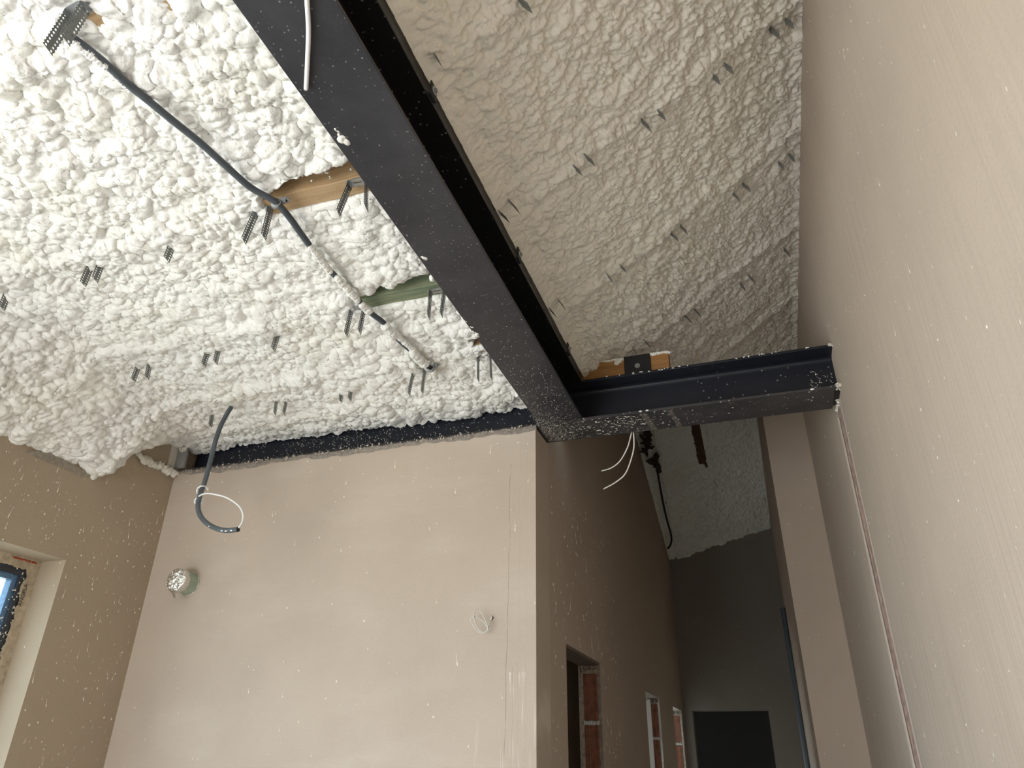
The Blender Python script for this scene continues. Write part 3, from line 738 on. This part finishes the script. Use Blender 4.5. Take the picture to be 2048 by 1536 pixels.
# ------------------------------------------------------------------ drywall hangers
def leg_mesh(L, w=.030, rows=None):
    """perforated strip in the yz plane hanging from z=0 to -L, toothed edges, slanted tip"""
    rows = rows or int(L / .0085); st = L / rows; bm = bmesh.new()
    cols = [(-w / 2, 0), (0, w / 2)]
    for c0, c1 in cols:
        for r_ in range(rows):
            z1_, z0_ = -r_ * st, -(r_ + 1) * st; cy_, cz_ = (c0 + c1) / 2, (z0_ + z1_) / 2
            o_ = [(c0, z0_), (cy_, z0_), (c1, z0_), (c1, cz_), (c1, z1_), (cy_, z1_), (c0, z1_), (c0, cz_)]
            if c0 < 0: o_[7] = (c0 + .0028, cz_)
            else: o_[3] = (c1 - .0028, cz_)
            rr = .0025; i_ = [(cy_ + rr * math.cos(a), cz_ + rr * math.sin(a)) for a in [math.radians(x) for x in (225, 270, 315, 0, 45, 90, 135, 180)]]
            O = [bm.verts.new((0, *p)) for p in o_]; I = [bm.verts.new((0, *p)) for p in i_]
            for k in range(8): bm.faces.new([O[k], O[(k + 1) % 8], I[(k + 1) % 8], I[k]])
    bmesh.ops.remove_doubles(bm, verts=bm.verts[:], dist=.0002)
    for v_ in bm.verts: v_.co.z += -.35 * (v_.co.y + w / 2) * min(1, -v_.co.z / L)
    bmesh.ops.solidify(bm, geom=bm.faces[:], thickness=.0008)
    me_ = bpy.data.meshes.new('leg'); bm.to_mesh(me_); bm.free(); me_.materials.append(M_galvd); return me_
def plate_mesh():
    bm = bmesh.new(); w, d = .026, .015
    # base with a slot
    xs_ = [-w, -.014, .014, w]; ys_ = [-d, -.003, .003, d]
    for i in range(3):
        for j in range(3):
            if i == 1 and j == 1: continue
            vs_ = [bm.verts.new((x, y, 0)) for x, y in ((xs_[i], ys_[j]), (xs_[i + 1], ys_[j]), (xs_[i + 1], ys_[j + 1]), (xs_[i], ys_[j + 1]))]; bm.faces.new(vs_)
    bmesh.ops.remove_doubles(bm, verts=bm.verts[:], dist=.0002)
    for s_ in (-1, 1):       # bent shoulders and tabs
        vs_ = [bm.verts.new(p) for p in ((s_ * w, -d, 0), (s_ * w, d, 0), (s_ * (w + .002), d, -.016), (s_ * (w + .002), -d, -.016))]; bm.faces.new(vs_)
        vs_ = [bm.verts.new(p) for p in ((s_ * w, -.009, .001), (s_ * w, .003, .001), (s_ * (w + .012), .003, .001), (s_ * (w + .012), -.009, .001))]; bm.faces.new(vs_)
    bmesh.ops.solidify(bm, geom=bm.faces[:], thickness=.0009)
    me_ = bpy.data.meshes.new('plate'); bm.to_mesh(me_); bm.free(); me_.materials.append(M_galv); return me_
LEG = leg_mesh(.095); PLT = plate_mesh()
def hanger(loc, rot, label, group, spread=(0, 0), lean=0, swing=0, scale=1):
    single = 'leg ' in label and 'legs' not in label
    e = empty('drywall_hanger', loc, rot); tag(e, label, 'hanger', group); e.scale = (scale,) * 3
    b_ = bpy.data.objects.new('base_plate', PLT); COL.objects.link(b_); b_.parent = e
    for s_, sw in ((-1, spread[0]), (1, spread[1])):
        if single and s_ == 1: continue
        l_ = bpy.data.objects.new('leg', LEG); COL.objects.link(l_); l_.parent = e
        l_.location = (s_ * .0275, 0, -.010); l_.rotation_euler = (swing, sw, lean * s_)
    return e
GB = 'hangers screwed to the bare battens'; GL = 'hanger legs poking out of the left ceiling foam'; GR = 'hanger legs poking out of the sloping foam'; GH = 'hanger legs in the hallway roof foam'
for (px, py), z, rz, sprd, lb in (
    ((157, 18), 3.118, -.12, (.30, .25), 'large bent perforated hanger at the top left where the conduit starts'),
    ((526, 421), 3.126, 0, (.20, .03), 'hanger with two perforated legs left of the conduit clip on the brown batten'),
    ((716, 364), 3.126, .05, (.22, -.12), 'hanger with black perforated legs on the brown batten against the long beam'),
    ((875, 581), 3.126, 0, (.0, .06), 'hanger on the green-stained batten against the long beam'),
    ((716, 616), 3.122, 0, (.10, .08), 'hanger left of the conduit at the end of the green-stained batten'),
    ((969, 713), 3.126, 0, (-.03, -.06), 'thin-legged hanger on the lowest bare batten against the long beam'),
    ((838, 741), 3.122, 0, (.12, .05), 'hanger left of the lower conduit clip')):
    p = at(px, py, 'z', z); hanger((p[0], p[1], z), (0, 0, rz), lb, GB, sprd)
for (px, py), lb in (
    ((350, 512), 'hanger leg alone in foam below the left end of the brown batten'),
    ((181, 562), 'pair of hanger legs left of centre in the left foam, left of the lone leg'),
    ((14, 612), 'hanger leg at the left edge of the picture, upper one'),
    ((562, 694), 'hanger leg in foam left of the green batten end, below the conduit'),
    ((421, 726), 'pair of dark hanger legs in foam above the hanging conduit'),
    ((152, 790), 'small hanger leg in foam, right of the lowest one at the left edge'),
    ((281, 757), 'pair of pale hanger legs in foam, left of the dark pair'),
    ((38, 820), 'hanger leg at the left edge of the picture, lower one'),
    ((207, 893), 'hanger legs in foam just above the foam edge at the left wall'),
    ((318, 872), 'pair of clear hanger legs in foam left of the hanging conduit'),
    ((428, 850), 'hanger leg in foam touching the left side of the hanging conduit'),
    ((559, 826), 'pair of hanger legs in foam right of the hanging conduit, above the cross beam'),
    ((690, 800), 'pair of faint hanger legs in foam below the lower conduit clip')):
    p = at(px, py, 'z', 3.068); hanger((p[0], p[1], 3.068 + .108), (0, 0, rnd.uniform(-.15, .15)), lb, GL, (rnd.uniform(-.1, .15), rnd.uniform(-.1, .1)))
ang = -math.atan(.695)
for (px, py), dep, lb in (
    ((1318, 243), .040, 'pair of hanger legs high in the sloping foam, clearest of them'),
    ((1172, 336), .035, 'hanger legs in sloping foam left of the clearest pair'),
    ((1026, 430), .045, 'pair of thin hanger legs in sloping foam close to the long beam, middle of it'),
    ((1366, 470), .035, 'pair of hanger legs in the middle of the sloping foam'),
    ((1240, 550), .030, 'pair of slit-like hanger legs left of the middle pair in sloping foam'),
    ((1121, 620), .035, 'hanger legs in sloping foam near the lower end of the long beam'),
    ((1453, 150), .030, 'pair of thin hanger legs high in sloping foam, right of the clearest pair'),
    ((1502, 568), .025, 'pair of hanger legs low in sloping foam, left of the rightmost low one'),
    ((1392, 636), .025, 'pair of hanger legs low in sloping foam above the right part of the cross beam'),
    ((1288, 698), .030, 'pair of hanger legs right above the orange plank'),
    ((1592, 500), .030, 'hanger leg in sloping foam touching the right wall, low down'),
    ((1574, 58), .025, 'pair of hanger legs at the right wall near the top'),
    ((1490, 386), .020, 'pair of small hanger legs between the middle pair and the right wall'),
    ((1582, 324), .020, 'pair of hanger legs at the right wall, half way down the foam'),
    ((1074, 4), .035, 'hanger leg in sloping foam cut off by the top of the picture'),
    ((905, 104), .030, 'hanger leg in sloping foam near the upper part of the long beam')):
    n = np.array([se, 0, -ce]); P0 = np.array([-.66, 0, 3.225]) + n * (.012 + dep)
    p = on_plane(px, py, P0, n) - n * .108
    hanger(tuple(p), (0, ang, 0), lb, GR, (rnd.uniform(-.05, .15), rnd.uniform(-.05, .1)))
nh = np.array([-.28, .41, 1.]); nh /= np.linalg.norm(nh); nh = -nh
RH = Vector((0, 0, -1)).rotation_difference(Vector(nh)).to_euler()
for (px, py), lb in (((1421, 868), 'hanger leg in hallway foam right of the dark rafter'), ((1440, 972), 'small hanger leg in hallway foam below the rafter end'),
                     ((1448, 1022), 'lowest dark hanger leg in the middle of the hallway foam'), ((1326, 1072), 'small hanger leg beside the hooked black cable in the hallway'),
                     ((1536, 1000), 'hanger leg in hallway foam at its right edge')):
    p = on_plane(px, py, np.array([XH, YF, 3.46]) + nh * .03, nh) - nh * .108; hanger(tuple(p), tuple(RH), lb, GH)

# ------------------------------------------------------------------ conduit across the left ceiling
cp = [(140, 72, .0), (170, 94, .0), (205, 122, 0), (255, 168, 0), (300, 204, 0), (350, 245, 0), (400, 285, 0), (450, 330, 0), (500, 374, 0), (548, 402, 0), (575, 430, 0), (610, 478, 0),
      (645, 525, .01), (690, 572, .012), (735, 620, .0), (770, 648, .0), (800, 682, .016), (832, 710, .016), (852, 730, .006), (866, 742, .02)]
pts = [at(x, y, 'z', 3.088 + dz) for x, y, dz in cp]
path = resample(smooth_path(pts), .0017)
k = np.arange(len(path)); rr = .0100 + .0010 * np.cos(k * math.pi)
rad = np.where(k % 2 == 0, .0104, .0090)
cn = link('ribbed_conduit', tube_mesh(path, rad, 12), M_cond, None, True)
tag(cn, 'grey ribbed electrical conduit running diagonally over the left ceiling foam', 'conduit')
def along(px0, px1):
    i0 = int(np.argmin(np.abs(path[:, 0] - px0[0]) + np.abs(path[:, 1] - px0[1]))); i1 = int(np.argmin(np.abs(path[:, 0] - px1[0]) + np.abs(path[:, 1] - px1[1])))
    return path[i0:i1]
its = []
for (a_, b_), off, rr_, up in ((((148, 78), (212, 128)), (-.004, .002), .0128, -.001), (((212, 128), (262, 175)), (-.0075, .005), .008, -.001), (((622, 492), (660, 542)), (-.002, .0), .0125, .0),
                           (((676, 556), (716, 600)), (-.002, 0), .0125, 0), (((725, 610), (738, 622)), (0, 0), .016, 0),
                           (((771, 650), (786, 668)), (0, 0), .019, -.004), (((786, 668), (828, 706)), (.008, -.004), .013, .002),
                           (((826, 704), (848, 726)), (0, 0), .019, -.003), (((866, 742), (872, 756)), (0, 0), .012, .0)):
    A_ = at(*a_, 'z', 3.088); B_ = at(*b_, 'z', 3.088); n_ = max(2, int(np.linalg.norm(B_ - A_) / .007))
    for i in range(n_ + 1):
        q_ = A_ + (B_ - A_) * i / n_; w_ = rnd.uniform(.85, 1.15) * rr_
        its.append(((q_[0] + off[0], q_[1] + off[1], q_[2] + up + rnd.uniform(-.001, .001)), (w_, w_, w_), .14))
o = link('foam_overspray', lump_mesh('os', its, 51, 12, 8), M_foam, cn, True); o['kind'] = 'stuff'
def clip(px, py, ang_, label):
    p = at(px, py, 'z', 3.09); e = empty('conduit_clip', tuple(p), (0, 0, ang_)); tag(e, label, 'clip')
    bm = bmesh.new(); n_ = 20; R0, R1, wd = .0118, .0145, .009
    ring = []
    for i in range(n_):
        a_ = 2 * math.pi * i / n_; ring.append([bm.verts.new((r_ * math.cos(a_), y_, r_ * math.sin(a_))) for r_, y_ in ((R0, -wd), (R1, -wd), (R1, wd), (R0, wd))])
    for i in range(n_):
        A_, B_ = ring[i], ring[(i + 1) % n_]
        for j in range(4): bm.faces.new([A_[j], B_[j], B_[(j + 1) % 4], A_[(j + 1) % 4]])
    bmesh.ops.recalc_face_normals(bm, faces=bm.faces[:]); link('ring', bm, M_clip, e, True)
    bm = bmesh.new(); bmesh.ops.create_cone(bm, segments=20, radius1=.011, radius2=.011, depth=.004, cap_ends=True)
    bmesh.ops.translate(bm, verts=bm.verts[:], vec=(.026, 0, .020)); box(bm, (.010, -.009, .010), (.026, .009, .0222), .001)
    link('tab', bm, M_clip, e)
    bm = bmesh.new(); bmesh.ops.create_cone(bm, segments=12, radius1=.0045, radius2=.0045, depth=.003, cap_ends=True)
    bmesh.ops.translate(bm, verts=bm.verts[:], vec=(.026, 0, .0175)); link('screw_hole', bm, M_black, e)
clip(552, 407, .55, 'light grey plastic clip holding the conduit on the brown batten')
clip(862, 737, .3, 'light grey plastic clip at the lower end of the conduit on the lowest batten')

# hanging conduit with white wire
yh = 2.50
hp = [(462, 815), (455, 826), (443, 848), (433, 875), (425, 905), (416, 940), (408, 968), (400, 990), (396, 1012), (400, 1030), (412, 1045), (430, 1056), (452, 1061), (476, 1059)]
P = [at(x, y, 'y', yh - .012 * i) for i, (x, y) in enumerate(hp)]
sp_ = resample(smooth_path(P), .004)
hc = link('hanging_conduit', tube_mesh(sp_, .0105, 14), M_cond, None, True)
tag(hc, 'dark grey conduit hanging from the foam, its end curled up', 'conduit')
bm = bmesh.new(); e_ = sp_[-1]; d_ = sp_[-1] - sp_[-3]; d_ /= np.linalg.norm(d_)
link('open_end', tube_mesh([e_ - d_ * .001, e_ + d_ * .0015], [.0085, .0085], 14), M_black, hc)
yw = yh - .012 * 13
wl = [(477, 1056), (484, 1045), (486, 1030), (480, 1015), (468, 1004), (450, 994), (430, 989), (414, 987), (404, 989), (396, 994), (390, 1000), (390, 1006), (398, 1009), (405, 1004), (404, 996), (400, 990), (394, 984), (396, 976), (404, 972), (412, 974), (416, 980)]
P = []
for i, (x, y) in enumerate(wl):
    dd = .0 if i < 8 else (.018 if i in (8, 9, 16, 17, 18) else -.016)
    P.append(at(x, y, 'y', yw + min(i, 8) * .007 + (-.012 if i > 9 else 0) + (.03 if i > 8 else 0) + .0 + dd * -1))
ww = link('white_wire', tube_mesh(resample(smooth_path(P), .004), .0036, 8), M_wire2, hc, True)
its = [((*[*(sp_[int(len(sp_) * f)] + np.array([0, -.008, -.004]))],), (.007, .004, .003), .3) for f in (.80, .90, .93, .965)]
its = [(tuple(c_), r_, j_) for c_, r_, j_ in its]
o = link('foam_specks', lump_mesh('sk', its, 61, 8, 5), M_drop, hc, True); o['kind'] = 'stuff'

# white cable under the long beam
P = [at(x, y, 'z', z) for x, y, z in ((610, -160, 2.962), (613, -60, 2.962), (614, 0, 2.962), (617, 60, 2.962), (615, 120, 2.962), (612, 178, 2.961))]
P = [np.array([-.70, -1.6, 2.9625]), np.array([-.705, -.4, 2.9625])] + P
wcab = link('white_cable', tube_mesh(resample(smooth_path(P), .006), .0052, 12), M_wire2, None, True)
tag(wcab, 'thick white cable running under the long beam at the top of the picture', 'cable')
e_ = np.array(P[-1]); link('cut_end', tube_mesh([e_, e_ + np.array([-.0006, .0012, 0])], [.0048, .0048], 10), simple('brown_cable_core', (.30, .22, .15), .6), wcab)
# two white wires behind the cross beam
for i, (pp, lb) in enumerate((([(1266, 855), (1262, 870), (1255, 895), (1240, 922), (1222, 936), (1203, 942)], 'thin white wire below the cross beam, upper one ending towards the left'),
               ([(1266, 855), (1268, 880), (1266, 905), (1252, 945), (1232, 964), (1207, 978)], 'thin white wire below the cross beam, lower and longer one'))):
    P = [at(x, y, 'y', 3.09 + .03 * k - .01 * i) for k, (x, y) in enumerate(pp)]
    tag(link('white_wire', tube_mesh(resample(smooth_path(P), .006), .0032, 8), M_wire, None, True), lb, 'wire', 'wires hanging below the cross beam')
# coil of wire on the front wall
hp = at(984, 1236, 'y', YB)
cw = empty('wire_coil', tuple(hp)); tag(cw, 'small coil of thin pale wire sticking out of a hole in the front wall', 'wire')
P = [(984, 1237, 0), (980, 1248, .02), (975, 1258, .035), (966, 1267, .04), (952, 1258, .045), (942, 1242, .05), (944, 1235, .05), (955, 1235, .045), (970, 1247, .04), (976, 1260, .035), (968, 1266, .04),
     (955, 1255, .05), (948, 1235, .055), (950, 1221, .055), (958, 1220, .05), (967, 1233, .045), (975, 1252, .04), (974, 1262, .035), (962, 1266, .04)]
W_ = [at(x, y, 'y', YB - d) - hp for x, y, d in P]
link('wire', tube_mesh(resample(smooth_path(W_), .003), .0022, 6), simple('pale_grey_wire', (.62, .60, .56), .4), cw, True)
link('wall_hole', tube_mesh([(0, .004, 0), (0, -.0008, 0)], [.007, .007], 10), M_black, cw)
link('wire_stub', lump_mesh('ws', [((.0, -.006, 0), (.005, .006, .006), .4), ((-.003, -.008, -.006), (.004, .004, .005), .4)], 5, 8, 6), M_wire, cw, True)

# foil-wrapped duct stub
c0 = at(380, 1168, 'y', YB); ds = empty('duct_stub', tuple(c0)); tag(ds, 'round green duct stub on the front wall capped with crumpled silver foil', 'duct')
R_ = .052
link('duct_pipe', tube_mesh([(0, .02, 0), (0, -.018, 0), (0, -.055, 0), (0, -.085, 0)], [R_, R_, R_ * .99, R_ * .97], 36), M_green, ds, True)
nr, na = 26, 60; V = []; F = []
for i in range(nr + 1):
    t_ = i / nr
    if t_ < .55: rad_, yy = R_ * 1.04 * math.sin(t_ / .55 * H) ** .8, -.095 - .012 * math.cos(t_ / .55 * H)
    else: s_ = (t_ - .55) / .45; rad_, yy = R_ * (1.05 - .02 * s_), -.095 + .030 * s_
    for k_ in range(na):
        a_ = 2 * math.pi * k_ / na
        nz = float(fbm(np.array([math.cos(a_) * 4 * (rad_ / R_) + 9]), np.array([math.sin(a_) * 4 * (rad_ / R_) + t_ * 3]), 5, 4)[0]) - .5
        tail = max(0, math.cos(a_ + 1.75)) ** 18 * s_ if t_ >= .55 else 0
        rr_ = rad_ + (.014 * nz + .026 * tail) * min(1, t_ * 2); V.append((rr_ * math.cos(a_), yy + .016 * nz, rr_ * math.sin(a_)))
for i in range(nr):
    for k_ in range(na): F.append((i * na + k_, i * na + (k_ + 1) % na, (i + 1) * na + (k_ + 1) % na, (i + 1) * na + k_))
me = bpy.data.meshes.new('foil_cap'); me.from_pydata(V, [], F); me.update(); link('foil_cap', me, M_foil, ds)
V = [(R_ * 1.0 * math.cos(a) + 0, y, R_ * 1.0 * math.sin(a)) for a in np.linspace(0, 6.28, 37)[:-1] for y in (0,)]
o = link('mortar_collar', lump_mesh('mc', [((R_ * 1.0 * math.cos(a), -.002, R_ * 1.0 * math.sin(a)), (.006, .004, .006), .4) for a in np.linspace(0, 6.1, 26)], 7, 7, 4), M_white, ds, True)

# ------------------------------------------------------------------ window in the left wall
XW = XL - .145
wn = empty('window_1', (XW, (.95 + WY) / 2, .85)); wn['kind'] = 'structure'
def wp(o): return child_at(o, wn, (XW, (.95 + WY) / 2, .85))
def ringbox(name, m, y0, y1, z0, z1, t_, xa, xb, bev=.002):
    bm = bmesh.new()
    for a_, b_ in (((xa, y0, z0), (xb, y0 + t_, z1)), ((xa, y1 - t_, z0), (xb, y1, z1)), ((xa, y0 + t_, z0), (xb, y1 - t_, z0 + t_)), ((xa, y0 + t_, z1 - t_), (xb, y1 - t_, z1))): box(bm, a_, b_, bev)
    bmesh.ops.recalc_face_normals(bm, faces=bm.faces[:]); return wp(link(name, bm, m))
ringbox('window_frame', M_frame, .95, WY, .85, WZ, .075, XW - .06, XW)
ringbox('window_sash', M_gask, 1.02, WY - .07, .92, WZ - .07, .028, XW - .05, XW - .012)
M_glass, nt, b = newmat('window_glass'); b.inputs['Transmission Weight'].default_value = 1; b.inputs['Roughness'].default_value = 0; b.inputs['IOR'].default_value = 1.1; b.inputs['Base Color'].default_value = (.85, .95, 1, 1)
wp(bxo('window_pane', (XW - .034, 1.04, .94), (XW - .030, WY - .09, WZ - .09), M_glass))
# smeared plaster band round the frame
for nm, horizontal in (('plaster_smear', 1), ('plaster_smear', 0)):
    n_ = 260; u = np.linspace(.96, WY, n_) if horizontal else np.linspace(.86, WZ, n_); v = np.linspace(0, 1, 10)
    Ug, Vg = np.meshgrid(u, v); wv = .052 + .014 * (fbm(u * 30, u * 0, 5 + horizontal, 4) - .5) * 2
    off = wv[None] * Vg; D = XW + .002 + .006 * fbm(Ug * 50, off * 60, 3, 3)
    me = grid_mesh('ps', D, Ug, WZ - off) if horizontal else grid_mesh('ps', D, WY - off, Ug)
    o = wp(link(nm, me, simple('beige_plaster_smear', (.50, .42, .31), .95, bs=80, bd=.004, var=.2, vs=40), None, True))
its = [((XW + .006, WY - .02 - .0035 * i, WZ - .010 - .004 * math.sin(i * 1.3) ** 2), (.002, .004, .003), .4) for i in range(34) if i % 9]
o = wp(link('red_stain', lump_mesh('rs', its, 71, 6, 4), M_red, None, True)); o['kind'] = 'stuff'
its = [((XW + .001, WY - rnd.uniform(.04, .10), rnd.uniform(1.6, WZ - .05)), (.0015, rnd.uniform(.001, .004), rnd.uniform(.001, .005)), .4) for _ in range(150)]
o = wp(link('plaster_specks', lump_mesh('sp', its, 72, 6, 4), M_drop, None, True)); o['kind'] = 'stuff'
tx = bpy.data.curves.new('frame_lettering', 'FONT'); tx.body = 'ANOPLA'; tx.size = .024; tx.extrude = .0003; tx.align_x = 'LEFT'
to = bpy.data.objects.new('frame_lettering', tx); COL.objects.link(to); tx.materials.append(M_print)
# reads bottom to top along the right side of the frame, facing into the room
to.matrix_world = Matrix(((0, 0, 1, XW + .0085), (0, -1, 0, WY - .036), (1, 0, 0, WZ - .185), (0, 0, 0, 1))) if False else Matrix(((0, 0, 1, XW + .0085), (0, -1, 0, WY - .033), (1, 0, 0, WZ - .20), (0, 0, 0, 1)))
to.parent = wn; to.matrix_parent_inverse = Matrix.Translation((XW, (.95 + WY) / 2, .85)).inverted()

# ------------------------------------------------------------------ hallway doors: bricks in the jambs
M_jam = simple('rough_jamb_mortar', (.36, .32, .275), .95, bs=90, bd=.004, var=.3, vs=50)
M_lint = simple('board_marked_lintel', (.16, .12, .095), .9, bs=30, bd=.004, var=.3, vs=30)
M_wj = simple('white_filler', (.60, .60, .58), .85, bs=90, bd=.004, var=.15, vs=40)
def brick_mesh(xa, xb):
    """hollow clay block end with vertical ribs, front at y=0, height .235"""
    bm = bmesh.new(); n_ = 3; w = (xb - xa); L = [0, .36, .78, 1]
    for i in range(n_):
        box(bm, (xa + w * L[i] + .0015, -.006 + .003 * (i % 2), .0), (xa + w * L[i + 1] - .0015, .03, .224), .002)
    bmesh.ops.recalc_face_normals(bm, faces=bm.faces[:]); me_ = bpy.data.meshes.new('brick'); bm.to_mesh(me_); bm.free(); me_.materials.append(M_brick); return me_
for di, (y0, y1) in enumerate(doors):
    d = empty('door_%d' % (di + 1), (XH - .06, (y0 + y1) / 2, 0)); d['kind'] = 'structure'; L0 = (XH - .06, (y0 + y1) / 2, 0)
    th = .12
    mj = (M_jam, M_wj, M_jam)[di]
    # mortar strips left and right of the bricks and a dark lintel soffit
    v = np.linspace(.9, DZ, 260); u = np.linspace(0, 1, 6)
    for xa, xb, s0 in ((XH - .001, XH - .020, 1), (XH - th + .001, XH - th + (.03 if di != 1 else .045), 2)):
        Ug, Vg = np.meshgrid(u, v); w_ = 1 + .5 * (fbm(v * 24, v * 0, di * 7 + s0, 4) - .5)
        Xg = xa + (xb - xa) * Ug * w_[:, None]; Yg = y1 - .003 - .006 * (1 - Ug)
        me = grid_mesh('jm', Xg, Yg, Vg); child_at(link('jamb_mortar', me, mj, None, True), d, L0)
    child_at(bxo('lintel_soffit', (XH - th + .004, y0, DZ - .012), (XH - .004, y1, DZ + .01), M_lint if di == 0 else M_jam, None, .002), d, L0)
    its = [((XH - .012 - rnd.uniform(0, th - .03), y1 - rnd.uniform(.0, .012), DZ - .012 - rnd.uniform(0, .03)), [rnd.uniform(.004, .009) for _ in range(3)], .4) for _ in range(26)]
    o = child_at(link('lintel_crumbs', lump_mesh('lc', its, 80 + di, 7, 4), (M_jam, M_mortar, M_jam)[di], None, True), d, L0); o['kind'] = 'stuff'
    bme = brick_mesh(XH - th + .026 if di != 1 else XH - .066, XH - .018)
    if di == 1: child_at(bxo('white_jamb_board', (XH - th + .002, y1 - .012, 0), (XH - .068, y1 + .001, DZ - .02), simple('white_primed_board', (.78, .80, .80), .7)), d, L0)
    for k_ in range(7):
        bo = bpy.data.objects.new('brick', bme); COL.objects.link(bo); bo.location = (0, y1 - .002 + rnd.uniform(-.002, .002), DZ - .045 - .245 * (k_ + 1) + .013)
        child_at(bo, d, L0)
        if k_ < 6:
            its = [((XH - .022 - i * .009, y1 - .006 + rnd.uniform(-.002, .002), DZ - .045 - .245 * (k_ + 1) + .002), (.008, .006, .011), .45) for i in range(9)]
            o = child_at(link('bed_joint', lump_mesh('bj', its, 90 + k_, 7, 4), M_wj, None, True), d, L0)
d4 = empty('door_4', (-.45, YF, 0)); d4['kind'] = 'structure'
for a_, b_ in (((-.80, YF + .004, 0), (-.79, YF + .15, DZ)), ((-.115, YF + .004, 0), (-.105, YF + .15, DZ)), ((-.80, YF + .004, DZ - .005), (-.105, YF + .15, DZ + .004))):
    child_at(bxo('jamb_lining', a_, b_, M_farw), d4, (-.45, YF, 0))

# rafter showing in the gap of the hallway foam, black cable, pipe
bm = bmesh.new(); box(bm, (-.41, 0, 0), (-.33, 2.15, .06), .003); rf = link('rafter', bm, M_woodr)
rf.location = (0, 4.5, zhall(-.37, 4.5) + .02); rf.rotation_euler = (-math.atan(.41), 0, 0)
tag(rf, 'dark reddish rafter showing through a gap in the hallway foam', 'rafter')
P = [on_plane(x, y, (XH, YF, 3.43), nh) for x, y in ((1312, 925), (1318, 960), (1325, 1000), (1334, 1040), (1341, 1065), (1343, 1080), (1340, 1092), (1335, 1097))]
tag(link('black_cable', tube_mesh(resample(smooth_path(P), .02), .0095, 8), M_black, None, True), 'black cable hooked at its lower end along the hallway foam', 'cable')
its = []
for i in range(26):
    t_ = i / 25; px = 1283 + (1312 - 1283) * t_ + rnd.uniform(-11, 11); py = 862 + 75 * t_; p = on_plane(px, py, (XH, YF, 3.44), nh)
    
    if i % 2: its.append((tuple(p), (rnd.uniform(.015, .05), rnd.uniform(.04, .13), rnd.uniform(.003, .012)), .7))
tt = link('torn_felt', lump_mesh('tf', its, 95, 7, 4), simple('torn_brown_felt', (.055, .035, .028), .95)); tag(tt, 'torn dark felt scraps at the left edge of the hallway foam by the cross beam', 'felt', None, 'stuff')
pp = on_plane(1598, 1262, (XP - .03, 0, 0), (1, 0, 0))
p_ = link('grey_pipe', tube_mesh([(XP - .022, 6.9, .0), (XP - .022, 6.9, 1.4), (XP - .022, 6.9, 2.86)], .02, 16), M_pipe, None, True)
tag(p_, 'vertical blue-grey pipe in the far right corner of the hallway', 'pipe')
